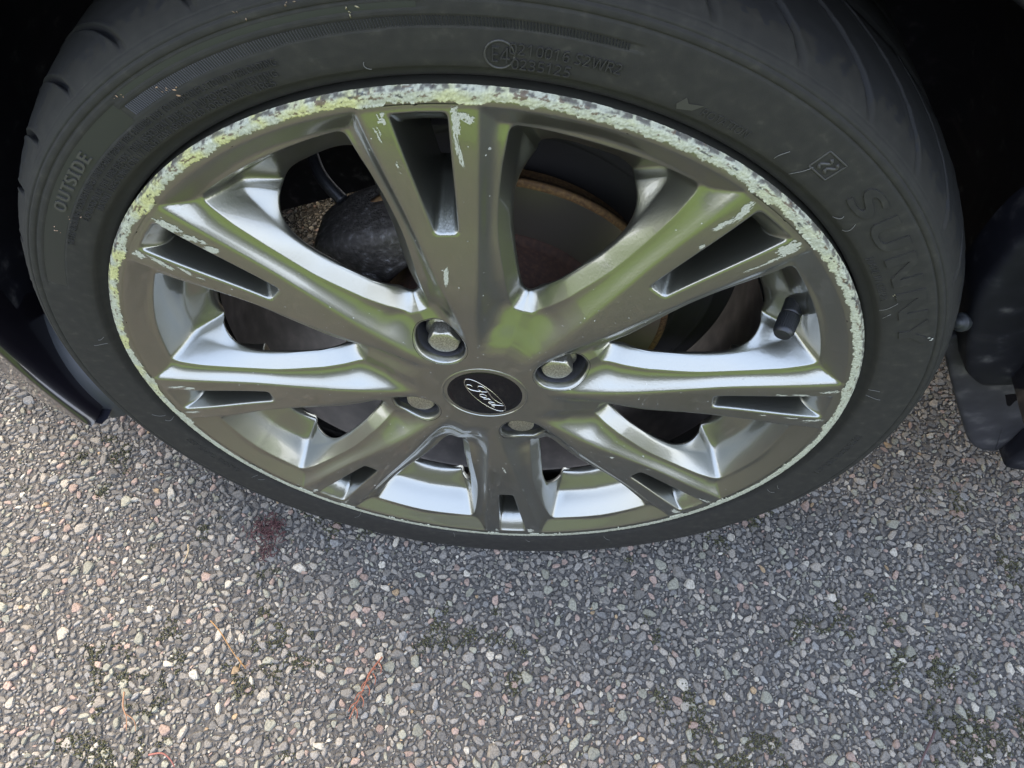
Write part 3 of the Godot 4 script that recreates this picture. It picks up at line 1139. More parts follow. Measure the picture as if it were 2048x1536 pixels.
# ---------------------------------------------------------------- centre cap, bolts, valve
func build_hub_details(wheel: Node3D) -> void:
	put("cap_seat", lathe([Vector2(27.9, -9.0), Vector2(28.3, -7.5), Vector2(28.9, -7.2), Vector2(29.6, -7.5), Vector2(30.4, -8.3)], 128, 0, 360, true), mats["alloy paint"], wheel)
	put("centre_cap", lathe([Vector2(0, -6.6), Vector2(12, -6.7), Vector2(20, -7.0), Vector2(24.5, -7.4), Vector2(26.6, -8.0), Vector2(27.4, -9.2), Vector2(27.4, -14)], 128, 0, 360, true), mats["cap black"], wheel)
	# oval badge and script on the cap, running down to the right
	var tilt := deg_to_rad(-53.5)
	var mid := Vector2(0.6, -0.8)
	var oval := PackedVector3Array()
	for i in 97:
		var a := TAU * i / 96.0
		oval.append(cap_point(Vector2(22.3 * cos(a), 7.3 * sin(a)), mid, tilt))
	var radii := PackedFloat32Array()
	radii.resize(97)
	radii.fill(0.00030)
	put("badge_oval", tube(oval, radii, 6), mats["cap chrome"], wheel)
	var strokes := [
		[[0.13, 0.27], [0.09, 0.37], [0.14, 0.47], [0.27, 0.49], [0.45, 0.42], [0.62, 0.36], [0.80, 0.38], [0.93, 0.46]],
		[[0.36, 0.45], [0.32, 0.28], [0.25, 0.08], [0.15, -0.08], [0.04, -0.10], [-0.03, 0.0], [0.0, 0.10], [0.06, 0.12]],
		[[0.22, 0.20], [0.30, 0.23], [0.38, 0.21]],
		[[0.47, 0.23], [0.41, 0.17], [0.40, 0.06], [0.45, 0.0], [0.52, 0.05], [0.55, 0.15], [0.52, 0.22], [0.47, 0.23]],
		[[0.61, 0.22], [0.61, 0.10], [0.58, 0.0]], [[0.60, 0.10], [0.65, 0.20], [0.71, 0.20]],
		[[0.88, 0.20], [0.80, 0.20], [0.75, 0.10], [0.77, 0.01], [0.84, 0.05], [0.89, 0.18]],
		[[1.0, 0.42], [0.93, 0.22], [0.89, 0.04], [0.93, 0.0], [0.99, 0.04]]]
	var meshes := []
	var places := []
	for s in strokes:
		var ctrl := []
		for p in s:
			ctrl.append(cap_point(Vector2((p[0] - 0.5) * 31.0 + (p[1] - 0.18) * 3.0, (p[1] - 0.18) * 17.0), mid, tilt))
		var line := smooth_line(ctrl, 6)
		var rad := PackedFloat32Array()
		for i in line.size():
			rad.append(0.00026 + 0.00022 * sin(PI * i / (line.size() - 1.0)))
		meshes.append(tube(line, rad, 6))
		places.append(Transform3D())
	put("badge_script", merge(meshes, places), mats["cap chrome"], wheel)
	# four hexagonal bolts in their wells
	for k in 4:
		var deg := SPOKE_ANGLE + 22.5 + 90.0 * k
		var a := deg_to_rad(deg)
		var bolt := put("wheel_bolt", bolt_mesh(), mats["bolt metal"], wheel, Vector3(54 * cos(a), 54 * sin(a), -27.5) * 0.001)
		bolt.rotation.z = [0.15, 0.75, 0.4, 1.0][k]
		bolt.scale = Vector3(1.08, 1.08, 1.0)
	# tyre valve: rubber stem and a knurled cap
	var root := Vector3(0.187, 0.0985, -0.044)
	var tip := Vector3(0.1715, 0.0895, -0.0085)
	var line := PackedVector3Array()
	var rad := PackedFloat32Array()
	for q in [[0.0, 7.6], [0.18, 7.4], [0.24, 6.6], [0.6, 5.9], [0.66, 5.6]]:
		line.append(root.lerp(tip, q[0]))
		rad.append(q[1] * 0.001)
	put("valve_stem", tube(line, rad, 24), mats["valve rubber"], wheel)
	var cap := PackedVector3Array()
	var rows := []
	var d := (tip - root).normalized()
	var x := d.cross(Vector3.UP).normalized()
	var y := d.cross(x)
	for q in [[0.645, 0.0], [0.645, 5.7], [0.655, 6.1], [0.68, 6.2], [0.69, 6.2], [0.92, 6.0], [0.95, 5.7], [0.985, 4.9], [1.0, 4.4], [0.985, 3.4], [0.985, 0.0]]:
		var row := PackedVector3Array()
		for k in 120:
			var a := TAU * k / 120
			var rr: float = q[1]
			if q[0] > 0.685 and q[0] < 0.94 and q[1] > 3.0:
				rr -= 0.38 * (0.5 + 0.5 * cos(a * 30.0))
			row.append(root.lerp(tip, q[0]) + (x * cos(a) + y * sin(a)) * rr * 0.001)
		rows.append(row)
	var s := sheet(rows, true, true)
	put("valve_cap", mesh_of(s[0], s[1]), mats["valve rubber"], wheel)

func cap_point(p: Vector2, mid: Vector2, tilt: float) -> Vector3:
	var q := p.rotated(tilt) + mid
	var r := q.length()
	var z := table(r, [Vector2(0, -6.6), Vector2(12, -6.7), Vector2(20, -7.0), Vector2(23.5, -7.4), Vector2(25.7, -8.2)])
	return Vector3(q.x, q.y, z + 0.1) * 0.001

func bolt_mesh() -> ArrayMesh:
	var rows := []
	for p in [[0.0, 14.6, 0], [6.0, 14.6, 0], [8.3, 14.3, 0], [8.9, 13.6, 0], [9.1, 13.2, 1], [9.5, 12.0, 1], [9.5, 4.5, 1], [9.6, 4.0, 0.6], [11.6, 3.2, 0], [12.2, 2.4, 0], [12.2, 0.0, 0], [12.0, -3, 0]]:
		var row := PackedVector3Array()
		for k in 96:
			var a := TAU * k / 96.0
			var hex := cos(PI / 6.0) / cos(fposmod(a, PI / 3.0) - PI / 6.0)
			var rr: float = p[0] * lerpf(1.0, minf(hex * 1.09, 1.04), p[2])
			row.append(Vector3(rr * cos(a), rr * sin(a), p[1]) * 0.001)
		rows.append(row)
	var s := sheet(rows, true, true)
	return mesh_of(s[0], s[1])

# ---------------------------------------------------------------- tyre
const SIDE := [Vector2(235.8, -14), Vector2(236.0, -9.5), Vector2(236.6, -7.4), Vector2(238.5, -6.4), Vector2(240.5, -5.6), Vector2(242.0, -4.0), Vector2(243.2, -2.0), Vector2(244.4, -1.0), Vector2(247, -0.5), Vector2(251, 0.0), Vector2(256, 0.35), Vector2(262, 0.6), Vector2(268, 0.65), Vector2(270.2, 0.5), Vector2(270.8, -0.1), Vector2(271.3, -0.1), Vector2(271.8, 0.6), Vector2(273.6, 0.5), Vector2(274.2, 0.1), Vector2(274.5, -0.7), Vector2(274.9, -0.8), Vector2(275.4, -0.5), Vector2(276.2, -1.0), Vector2(276.5, -1.5), Vector2(277, -1.8), Vector2(277.9, -2.4), Vector2(278.2, -3.2), Vector2(279, -3.9), Vector2(281.2, -7), Vector2(283.6, -11), Vector2(286, -16), Vector2(288.4, -22.5), Vector2(290.4, -30), Vector2(291.8, -38), Vector2(292.6, -48), Vector2(293, -52), Vector2(286.5, -53), Vector2(286.5, -60), Vector2(293.2, -61), Vector2(293.6, -90), Vector2(287, -91), Vector2(287, -99), Vector2(293.6, -100), Vector2(293.2, -140), Vector2(291, -165), Vector2(284, -185), Vector2(270, -196), Vector2(240, -200)]

func tyre_z(r: float) -> float:
	for i in 24:
		if r <= SIDE[i + 1].x:
			return lerpf(SIDE[i].y, SIDE[i + 1].y, (r - SIDE[i].x) / (SIDE[i + 1].x - SIDE[i].x))
	return 0.0

# how deep the marked bands are sunk at an angle (degrees) and radius
func band_depth(deg: float, r: float) -> float:
	var d := 0.0
	if deg > 127.0 and deg < 160.7 and r > 257.0 and r < 267.5:
		d = 0.45
	if deg > 78.0 and deg <= 127.0:
		var lo := lerpf(261.5, 258.8, clampf((deg - 78.0) / 44.0, 0.0, 1.0))
		if r > lo and r < 264.6:
			d = 0.45
	if deg > 96.0 and deg < 126.2 and r > 266.8 and r < 270.0:
		d = 0.4
	return d

func build_tyre(wheel: Node3D) -> void:
	# finer rows through the band zone
	var profile := []
	for i in SIDE.size():
		profile.append(SIDE[i])
		if i < SIDE.size() - 1 and SIDE[i].x >= 251 and SIDE[i + 1].x <= 270.3 and i < 16:
			var n := int((SIDE[i + 1].x - SIDE[i].x) / 0.6)
			for k in range(1, n):
				profile.append(SIDE[i].lerp(SIDE[i + 1], float(k) / n))
		elif i >= 26 and i < 34:
			for k in range(1, 4):
				profile.append(SIDE[i].lerp(SIDE[i + 1], k / 4.0))
	var steps := [-0.5, -0.42, -0.34, -0.26, -0.19, -0.13, -0.085, -0.055, -0.035, -0.018, 0.0, 0.018, 0.035, 0.055, 0.085, 0.13, 0.19, 0.26, 0.34, 0.42]
	var period := 360.0 / 44.0
	var around := 44 * steps.size()
	var worn := noise(91, 0.12, 3)
	var rows := []
	for idx in profile.size():
		var p: Vector2 = profile[idx]
		var row := PackedVector3Array()
		for j in around:
			var phase: float = steps[j % steps.size()]
			var into := clampf((-p.y - 2.0) / 50.0, 0.0, 1.0) if p.x > 275.0 else (1.0 if p.y < -150.0 else 0.0)
			var deg := (floorf(float(j) / steps.size()) + phase) * period + 15.0 * pow(into, 1.3) - 2.0 * sqrt(into)
			var a := deg_to_rad(deg)
			var r := p.x
			var z := p.y
			if r > 250.0 and r < 270.5 and z > -2.0:
				z -= band_depth(deg, r)
			# curved grooves across the shoulder into the tread
			if z < -2.5 and z > -53.0 and r > 275.0:
				r -= 3.6 * smoothstep(0.0, 0.3, into) * (1.0 - smoothstep(0.030, 0.058, absf(phase)))
				r += 0.4 * smoothstep(0.0, 0.1, into) * exp(-pow((absf(phase) - 0.085) / 0.025, 2.0))
				r -= 0.3 * worn.get_noise_2d(a * 270.0, z)
			var y := r * sin(a)
			if y < -287.0:
				z += (y + 287.0) * -0.15
				y = -287.0 - (y + 287.0) * -0.1
			row.append(Vector3(r * cos(a), y, z) * 0.001)
		rows.append(row)
	var s := sheet(rows, true)
	# dusty sidewall and clean tread, darkened further for arch shade, meet along a ragged edge on the shoulder
	var whole := mesh_of(s[0], s[1])
	var nn: PackedVector3Array = whole.surface_get_arrays(0)[Mesh.ARRAY_NORMAL]
	var side_t := PackedInt32Array()
	var tread_t := PackedInt32Array()
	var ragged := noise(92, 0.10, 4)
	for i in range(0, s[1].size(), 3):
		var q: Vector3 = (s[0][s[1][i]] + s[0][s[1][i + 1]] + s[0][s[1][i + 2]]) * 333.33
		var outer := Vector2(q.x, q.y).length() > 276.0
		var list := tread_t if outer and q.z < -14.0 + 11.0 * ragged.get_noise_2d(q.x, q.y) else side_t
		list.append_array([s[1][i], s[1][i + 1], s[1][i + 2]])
	put("tyre", mesh_of(s[0], side_t, PackedColorArray(), false, nn), mats["tyre rubber"], wheel)
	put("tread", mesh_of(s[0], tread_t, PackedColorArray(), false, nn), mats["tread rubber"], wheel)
	# ribs in the serrated band
	var meshes := PackedVector3Array()
	var tr := PackedInt32Array()
	var deg := 79.0
	while deg < 126.5:
		var lo := lerpf(261.5, 258.8, clampf((deg - 78.0) / 44.0, 0.0, 1.0)) + 0.3
		var a0 := deg_to_rad(deg)
		var a1 := deg_to_rad(deg + 0.13)
		var am := (a0 + a1) / 2
		var at := meshes.size()
		for q in [[lo, a0, -0.4], [lo, am, 0.05], [lo, a1, -0.4], [264.3, a0 + 0.0018, -0.4], [264.3, am + 0.0018, 0.05], [264.3, a1 + 0.0018, -0.4]]:
			meshes.append(Vector3(q[0] * cos(q[1]), q[0] * sin(q[1]), tyre_z(q[0]) + q[2]) * 0.001)
		tr.append_array([at, at + 1, at + 3, at + 1, at + 4, at + 3, at + 1, at + 2, at + 4, at + 2, at + 5, at + 4])
		deg += 0.27
	put("ribbed_band", mesh_of(meshes, tr, PackedColorArray(), true), mats["tyre band"], wheel).set_meta("kind", "stuff")
	put("label_band", arc_band(127.2, 160.5, 257.3, 267.2, 0.06), mats["tyre band"], wheel)
	put("label_band", arc_band(96.3, 126.0, 267.0, 269.8, 0.06), mats["tyre band"], wheel)
	# moulded lettering: [text, angle of its middle, radius, height, stretch, relief, bold]
	var words := [
		["OUTSIDE", 140.6, 259.4, 5.6, 1.5, 0.75, true],
		["SUNNY", 37.4, 252.4, 13.5, 1.95, 0.75, true],
		["E4", 89.6, 247.3, 6.2, 0.80, 0.8, false],
		["0210016 S2WR2", 83.9, 251.3, 4.4, 1.0, 0.8, false],
		["0235125", 85.9, 244.9, 4.4, 1.0, 0.8, false],
		["MADE IN CHINA", 37.2, 245.2, 3.2, 1.12, 0.45, false],
		["SAFETY WARNING: SERIOUS INJURY MAY RESULT FROM TIRE FAILURE DUE TO UNDERINFLATION/OVERLOADING", 130.5, 252.4, 2.9, 0.9, 0.6, false],
		["EXPLOSION OF THE TIRE BEADS / RIM ASSEMBLY DUE TO IMPROPER MOUNTING", 128.0, 248.6, 2.9, 1.05, 0.6, false],
		["MOUNT TIRES ONLY ON 17 INCH RIM APPROVED FOR RADIAL TIRES", 127.0, 244.9, 2.9, 1.1, 0.6, false],
		["ROTATION", 67.6, 246.6, 3.6, 1.0, 0.4, false],
		["ROTATION INFLATE", -6.0, 254.0, 4.0, 1.2, 0.4, false],
		["RADIAL TUBELESS", -152.0, 247.5, 4.0, 1.3, 0.4, false]]
	for w in words:
		var o := put("moulded_lettering", bent_text(w[0], w[1], w[2], w[3], w[4], w[5], w[6]), mats["tyre lettering" if w[0] == "OUTSIDE" else "tyre rubber"], wheel)
	# ring round the approval mark
	var ring := PackedVector3Array()
	var rad := PackedFloat32Array()
	for i in 49:
		var a := TAU * i / 48.0
		ring.append(on_tyre(89.65 - rad_to_deg(5.7 * cos(a) / 250.0), 250.3 + 5.9 * sin(a), 0.1))
		rad.append(0.00045)
	put("approval_ring", tube(ring, rad, 6), mats["tyre lettering"], wheel)
	# a square emblem with two bent bars, and the arrow
	var box := []
	for q in [[57.4, 252.0], [54.9, 252.0], [54.9, 261.5], [57.4, 261.5], [57.4, 252.0]]:
		for k in 4:
			box.append(q)
	var line := PackedVector3Array()
	rad = PackedFloat32Array()
	for i in 4:
		var p0: Array = [[57.6, 252.5], [55.0, 252.5], [55.0, 262.5], [57.6, 262.5]][i]
		var p1: Array = [[55.0, 252.5], [55.0, 262.5], [57.6, 262.5], [57.6, 252.5]][i]
		for k in 6:
			line.append(on_tyre(lerpf(p0[0], p1[0], k / 6.0), lerpf(p0[1], p1[1], k / 6.0), 0.1))
			rad.append(0.0004)
	line.append(line[0])
	rad.append(0.0004)
	put("tyre_emblem", tube(line, rad, 6), mats["tyre lettering"], wheel)
	for sgn in [0.0, 0.9]:
		line = PackedVector3Array()
		rad = PackedFloat32Array()
		for k in 15:
			var t := k / 14.0
			line.append(on_tyre(56.7 - sgn + 0.35 * sin(t * TAU), lerpf(254.5, 260.5, t), 0.1))
			rad.append(0.00075)
		put("emblem_bar", tube(line, rad, 6), mats["tyre lettering"], wheel)
	var arrow := PackedVector3Array([on_tyre(72.6, 245.2, 0.4), on_tyre(71.2, 247.2, 0.4), on_tyre(70.5, 251.2, 0.4), on_tyre(71.9, 249.4, 0.4), on_tyre(72.4, 251.6, 0.4), on_tyre(72.9, 247.5, 0.4)])
	put("rotation_arrow", mesh_of(arrow, PackedInt32Array([0, 5, 1, 1, 5, 3, 1, 3, 2, 5, 4, 3])), mats["tyre lettering"], wheel)
	# pale moulding burrs beside the bead, in pairs
	var ticks := [101.6, 60.4, 57.6, 49.6, 47.4, 31.6, 29.6, 12.4, 10.8, -19.8, -21.6, 173.2, 171.4, -165.4, -167.0, -140.6, -142.0, -61, -79, -96, -118]
	for i in ticks.size():
		var d0: float = ticks[i]
		var r0 := 241.5 + 5.0 * rng.randf()
		line = PackedVector3Array()
		rad = PackedFloat32Array()
		for k in 7:
			var t := k / 6.0
			line.append(on_tyre(d0 + 0.5 * sin(t * 2.2 + i), r0 + (4.0 + 2.5 * (i % 3)) * t, 0.12 + 0.5 * sin(PI * t)))
			rad.append(0.00017)
		put("rubber_burr", tube(line, rad, 5), mats["scuffed rubber"], wheel)

func arc_band(d0: float, d1: float, r0: float, r1: float, lift: float) -> ArrayMesh:
	var rows := []
	for i in 9:
		var row := PackedVector3Array()
		for j in 121:
			row.append(on_tyre(lerpf(d0, d1, j / 120.0), lerpf(r0, r1, i / 8.0), lift))
		rows.append(row)
	var s := sheet(rows, false)
	return mesh_of(s[0], s[1])

func on_tyre(deg: float, r: float, lift: float) -> Vector3:
	var a := deg_to_rad(deg)
	return Vector3(r * cos(a), r * sin(a), tyre_z(r) - band_depth(deg, r) + lift) * 0.001

func bent_text(text: String, deg: float, r0: float, high: float, stretch: float, relief: float, bold: bool) -> ArrayMesh:
	var font := SystemFont.new()
	font.font_names = PackedStringArray(["Droid Sans"])
	font.font_weight = 700 if bold else 400
	var tm := TextMesh.new()
	tm.text = text
	tm.font = font
	tm.font_size = 32
	tm.pixel_size = high / 23.0
	tm.depth = 1.0
	tm.curve_step = 1.5
	var arrays := tm.get_mesh_arrays()
	var v: PackedVector3Array = arrays[Mesh.ARRAY_VERTEX]
	var n: PackedVector3Array = arrays[Mesh.ARRAY_NORMAL]
	var lo := 1e9
	for p in v:
		lo = minf(lo, p.y)
	for i in v.size():
		var p := v[i]
		var r := r0 + p.y - lo
		var dd := deg - rad_to_deg(p.x * stretch / r0)
		var a := deg_to_rad(dd)
		v[i] = Vector3(r * cos(a), r * sin(a), tyre_z(r) - band_depth(dd, r) + (relief if p.z > 0 else -0.4)) * 0.001
		n[i] = n[i].rotated(Vector3(0, 0, 1), a - PI / 2)
	arrays[Mesh.ARRAY_VERTEX] = v
	arrays[Mesh.ARRAY_NORMAL] = n
	var m := ArrayMesh.new()
	var slim := []
	slim.resize(Mesh.ARRAY_MAX)
	slim[Mesh.ARRAY_VERTEX] = v
	slim[Mesh.ARRAY_NORMAL] = n
	slim[Mesh.ARRAY_INDEX] = arrays[Mesh.ARRAY_INDEX]
	m.add_surface_from_arrays(Mesh.PRIMITIVE_TRIANGLES, slim)
	return m

# ---------------------------------------------------------------- brake behind the spokes
func build_brake(car: Node3D) -> void:
	var brake := Node3D.new()
	brake.name = "brake"
	brake.position = Vector3(0, HUB_Y, 0)
	car.add_child(brake)
	put("brake_disc", lathe([Vector2(84, -78.4), Vector2(90, -78), Vector2(104, -78.3), Vector2(123, -78)], 192), mats["disc steel"], brake)
	put("rusty_disc_edge", lathe([Vector2(122.5, -78.2), Vector2(123.0, -77.3), Vector2(126.6, -77.5), Vector2(127.5, -78.6), Vector2(127.5, -81.5), Vector2(120, -83), Vector2(118, -100)], 192), mats["rust edge"], brake)
	put("disc_bell", lathe([Vector2(30, -42), Vector2(68, -42), Vector2(73, -44), Vector2(76, -49), Vector2(78, -74), Vector2(80, -78), Vector2(84, -79)], 128), mats["rust"], brake)
	# caliper: a thick casting bent round the disc's edge
	var rows := []
	for i in 25:
		var t := i / 24.0
		var a := deg_to_rad(lerpf(104.0, 152.0, t))
		var body := smoothstep(0.0, 0.10, t) * (1.0 - smoothstep(0.9, 1.0, t))
		var wide := (17.0 + 10.0 * smoothstep(0.35, 0.9, t)) * maxf(0.05, sqrt(body))
		var thick := (20.0 + 8.0 * sin(PI * t)) * maxf(0.05, sqrt(body))
		var row := PackedVector3Array()
		for k in 32:
			var b := TAU * k / 32.0
			var cx := signf(cos(b)) * pow(absf(cos(b)), 0.42)
			var cy := signf(sin(b)) * pow(absf(sin(b)), 0.42)
			var r := 103.0 + 10.0 * t + wide * cx
			row.append(Vector3(r * cos(a), r * sin(a), -74.0 + thick * cy) * 0.001)
		rows.append(row)
	var s := sheet(rows, true, true)
	put("caliper", mesh_of(s[0], s[1]), mats["cast iron"], brake)
	for q in [[112.0, 88.0], [143.0, 100.0]]:
		var qa := deg_to_rad(q[0])
		put("caliper_bolt", bolt_mesh(), mats["cast iron"], brake, Vector3(q[1] * cos(qa), q[1] * sin(qa), -58) * 0.001).scale = Vector3.ONE * 0.8
	var hose := smooth_line([Vector3(-.100, .092, -.085), Vector3(-.118, .105, -.100), Vector3(-.130, .12, -.14), Vector3(-.11, .15, -.2)], 8)
	var hr := PackedFloat32Array()
	hr.resize(hose.size())
	hr.fill(0.0042)
	put("brake_hose", tube(hose, hr, 12), mats["valve rubber"], brake)
	put("splash_plate", lathe([Vector2(60, -112), Vector2(136, -112), Vector2(138, -108), Vector2(143, -107), Vector2(145, -111), Vector2(160, -113), Vector2(162, -109), Vector2(166, -109), Vector2(168, -114), Vector2(181, -117)], 128, -60, 118), mats["brake dirt"], brake)
	# lumps of caked grit inside the barrel
	var lumps := MultiMesh.new()
	lumps.transform_format = MultiMesh.TRANSFORM_3D
	lumps.mesh = chip(5, 0.9)
	lumps.instance_count = 420
	for i in lumps.instance_count:
		var a := deg_to_rad(rng.randf_range(124.0, 176.0))
		var z := rng.randf_range(-150.0, -70.0)
		var size := rng.randf_range(1.0, 3.4)
		lumps.set_instance_transform(i, Transform3D(Basis.from_euler(Vector3(rng.randf() * 6.0, rng.randf() * 6.0, 0)).scaled(Vector3.ONE * size * 0.001), Vector3(190.5 * cos(a), 190.5 * sin(a), z) * 0.001))
	var mi := MultiMeshInstance3D.new()
	mi.name = "caked_grit"
	mi.multimesh = lumps
	mi.material_override = mats["brake dirt"]
	mi.set_meta("kind", "stuff")
	brake.add_child(mi)

# ---------------------------------------------------------------- stone chips of the tarmac
# A broken stone of unit radius: a fine ball cut by random planes.
func chip(seed_value: int, flatness: float) -> ArrayMesh:
	var r := RandomNumberGenerator.new()
	r.seed = 1000 + seed_value
	var planes := []
	for i in 6:
		var turn := TAU * (i + r.randf_range(-0.35, 0.35)) / 6.0
		var d := Vector3(cos(turn), r.randf_range(-0.1, 0.55), sin(turn)).normalized()
		planes.append([d, r.randf_range(0.46, 0.86)])
	for i in 4:
		planes.append([Vector3(r.randfn(), r.randfn(), r.randfn()).normalized(), r.randf_range(0.6, 0.9)])
	planes.append([Vector3(r.randf_range(-.12, .12), 1, r.randf_range(-.12, .12)).normalized(), r.randf_range(0.38, 0.56) * flatness])
	var base := SphereMesh.new()
	base.radius = 1.0
	base.height = 2.0
	base.radial_segments = 14
	base.rings = 9
	var arr := base.get_mesh_arrays()
	var v: PackedVector3Array = arr[Mesh.ARRAY_VERTEX]
	var t: PackedInt32Array = arr[Mesh.ARRAY_INDEX]
	var spin := Basis.from_euler(Vector3(r.randf() * 3, r.randf() * 3, r.randf() * 3))
	var stretch := r.randf_range(0.45, 1.0)
	for i in v.size():
		var d := (spin * v[i]).normalized()
		var rad := 1.05
		for p in planes:
			var c: float = d.dot(p[0])
			if c > 0.05:
				rad = minf(rad, p[1] / c)
		v[i] = d * rad * Vector3(1, 1, stretch)
	return mesh_of(v, t, PackedColorArray(), true)

func stone_color() -> Color:
	var g := rng.randf_range(0.72, 1.22)
	var k := rng.randf()
	if k < 0.30:
		return Color(0.149 * g, 0.138 * g, 0.117 * g)
	if k < 0.56:
		return Color(0.201 * g, 0.186 * g, 0.158 * g)
	if k < 0.66:
		return Color(0.191 * g, 0.186 * g, 0.169 * g)
	if k < 0.80:
		return Color(0.273 * g, 0.245 * g, 0.197 * g)
	if k < 0.88:
		return Color(0.242 * g, 0.236 * g, 0.179 * g)
	if k < 0.945:
		return Color(0.294 * g, 0.215 * g, 0.169 * g)
	if k < 0.996:
		return Color(0.391 * g, 0.360 * g, 0.288 * g)
	return Color(0.350 * g, 0.250 * g, 0.140 * g)

func build_ground() -> void:
	var ground := get_node("tarmac_ground")
	var hash := {}
	var stones := []
	var cell := 0.0145
	rng.seed = 99
	var passes := [[1800, 0.0056, 0.0078], [24000, 0.0040, 0.0056], [64000, 0.0029, 0.0040], [110000, 0.0018, 0.0029], [240000, 0.0009, 0.0018]]
	for p in passes:
		for i in p[0]:
			# thinner away from what the photograph shows
			var x := rng.randf_range(-0.72, 0.72)
			var z := rng.randf_range(-0.42, 0.60)
			if i % 14 == 0:
				x = rng.randf_range(-0.46, -0.14)
				z = rng.randf_range(-0.74, -0.42)
			var r := rng.randf_range(p[1], p[2])
			var cx := int(floor(x / cell))
			var cz := int(floor(z / cell))
			var free := true
			for dx in [-1, 0, 1]:
				for dz in [-1, 0, 1]:
					var list = hash.get(Vector2i(cx + dx, cz + dz))
					if list == null:
						continue
					for q in list:
						var d: float = (q.x - x) * (q.x - x) + (q.y - z) * (q.y - z)
						var need: float = (q.z + r) * 0.70
						if d < need * need:
							free = false
							break
					if not free:
						break
				if not free:
					break
			if not free:
				continue
			var key := Vector2i(cx, cz)
			if not hash.has(key):
				hash[key] = []
			hash[key].append(Vector3(x, z, r))
			stones.append(Vector3(x, z, r))
	var variants := []
	for i in 10:
		variants.append(chip(i, 1.0))
	# how large each shows in the picture
	var cam := Vector3(0.0166, 0.4003 + HUB_Y, 0.2509)
	var view := Basis.from_euler(Vector3(-0.9792, -0.0055, 0.0933)).inverse()
	var ranked := []
	for i in stones.size():
		var q: Vector3 = view * (Vector3(stones[i].x, 0.0, stones[i].y) - cam)
		var sx := q.x / -q.z * 1386.8 / 1024.0
		var sy := q.y / -q.z * 1386.8 / 768.0
		var show := 0.0
		if absf(sx) < 0.99 and sy > -0.99 and sy < -0.42:
			show = stones[i].z / -q.z
		ranked.append([show, i])
	ranked.sort_custom(func(a, b): return a[0] > b[0])
	var single := {}
	for i in 300:
		single[ranked[i][1]] = true
	var batches := []
	for i in variants.size():
		batches.append([])
	var palette := {}
	for i in stones.size():
		var s: Vector3 = stones[i]
		var sink := rng.randf_range(0.12, 0.46)
		var b := Basis.from_euler(Vector3(rng.randf_range(-.12, .12), rng.randf() * TAU, rng.randf_range(-.12, .12))) * Basis.from_scale(Vector3(s.z * 1.2, s.z, s.z * 1.2))
		var tr := Transform3D(b, Vector3(s.x, -sink * s.z + 0.0009, s.y))
		var col := stone_color()
		var which := rng.randi_range(0, variants.size() - 1)
		if single.has(i):
			var key := rng.randi_range(0, 39)
			if not palette.has(key):
				var m: StandardMaterial3D = mats["stone"].duplicate()
				m.vertex_color_use_as_albedo = false
				m.albedo_color = col.linear_to_srgb()
				m.resource_name = "stone %d" % key
				palette[key] = m
			var o := put("stone_chip", variants[which], palette[key], ground)
			o.transform = tr
		else:
			batches[which].append([tr, col])
	for k in variants.size():
		var mm := MultiMesh.new()
		mm.transform_format = MultiMesh.TRANSFORM_3D
		mm.use_colors = true
		mm.mesh = variants[k]
		mm.instance_count = batches[k].size()
		for i in batches[k].size():
			mm.set_instance_transform(i, batches[k][i][0])
			mm.set_instance_color(i, batches[k][i][1])
		var mi := MultiMeshInstance3D.new()
		mi.name = "small_stone_chips"
		mi.multimesh = mm
		mi.material_override = mats["stone"]
		mi.set_meta("kind", "stuff")
		ground.add_child(mi, true)
	print("stones ", stones.size())
	# moss in the gaps
	var where := noise(81, 7.0, 3)
	var where2 := noise(82, 30.0, 2)
	var tufts := []
	for i in 200000:
		var x := rng.randf_range(-0.5, 0.6)
		var z := rng.randf_range(-0.12, 0.32)
		var m := where.get_noise_2d(x, z) + 0.7 * where2.get_noise_2d(x, z) + 0.25 * smoothstep(0.0, 0.2, z)
		if m < 0.50 + 0.22 * rng.randf():
			continue
		tufts.append(Vector2(x, z))
	var tuft := chip(77, 1.6)
	var mm := MultiMesh.new()
	mm.transform_format = MultiMesh.TRANSFORM_3D
	mm.use_colors = true
	mm.mesh = tuft
	mm.instance_count = tufts.size()
	for i in tufts.size():
		var size := rng.randf_range(0.0005, 0.0012)
		mm.set_instance_transform(i, Transform3D(Basis.from_euler(Vector3(rng.randf() * 6, rng.randf() * 6, 0)).scaled(Vector3(size, size * 1.2, size)), Vector3(tufts[i].x, rng.randf_range(0.0004, 0.0019), tufts[i].y)))
		var g := rng.randf_range(0.6, 1.5)
		mm.set_instance_color(i, Color(0.050 * g, 0.050 * g, 0.022 * g))
	var mo := MultiMeshInstance3D.new()
	mo.name = "moss"
	mo.multimesh = mm
	mo.material_override = mats["moss"]
	mo.set_meta("kind", "stuff")
	ground.add_child(mo)

# ---------------------------------------------------------------- twigs, needles and fluff
func stick(called: String, ctrl: Array, radius: float, color: Color, label: String, category: String, offshoots := []) -> void:
	var m := plain(called + " %d" % mats.size(), color, 0.75)
	var meshes := []
	var places := []
	for c in [ctrl] + offshoots:
		var line := smooth_line(c, 5)
		var rad := PackedFloat32Array()
		for i in line.size():
			rad.append(radius * (1.0 - 0.5 * i / line.size()) * (1.0 if c == ctrl else 0.7))
		meshes.append(tube(line, rad, 6))
		places.append(Transform3D())
	var o := put(called, merge(meshes, places), m)
	tag(o, label, category)

func g3(x: float, z: float, y := 0.005) -> Vector3:
	return Vector3(x * 0.001, y, z * 0.001)

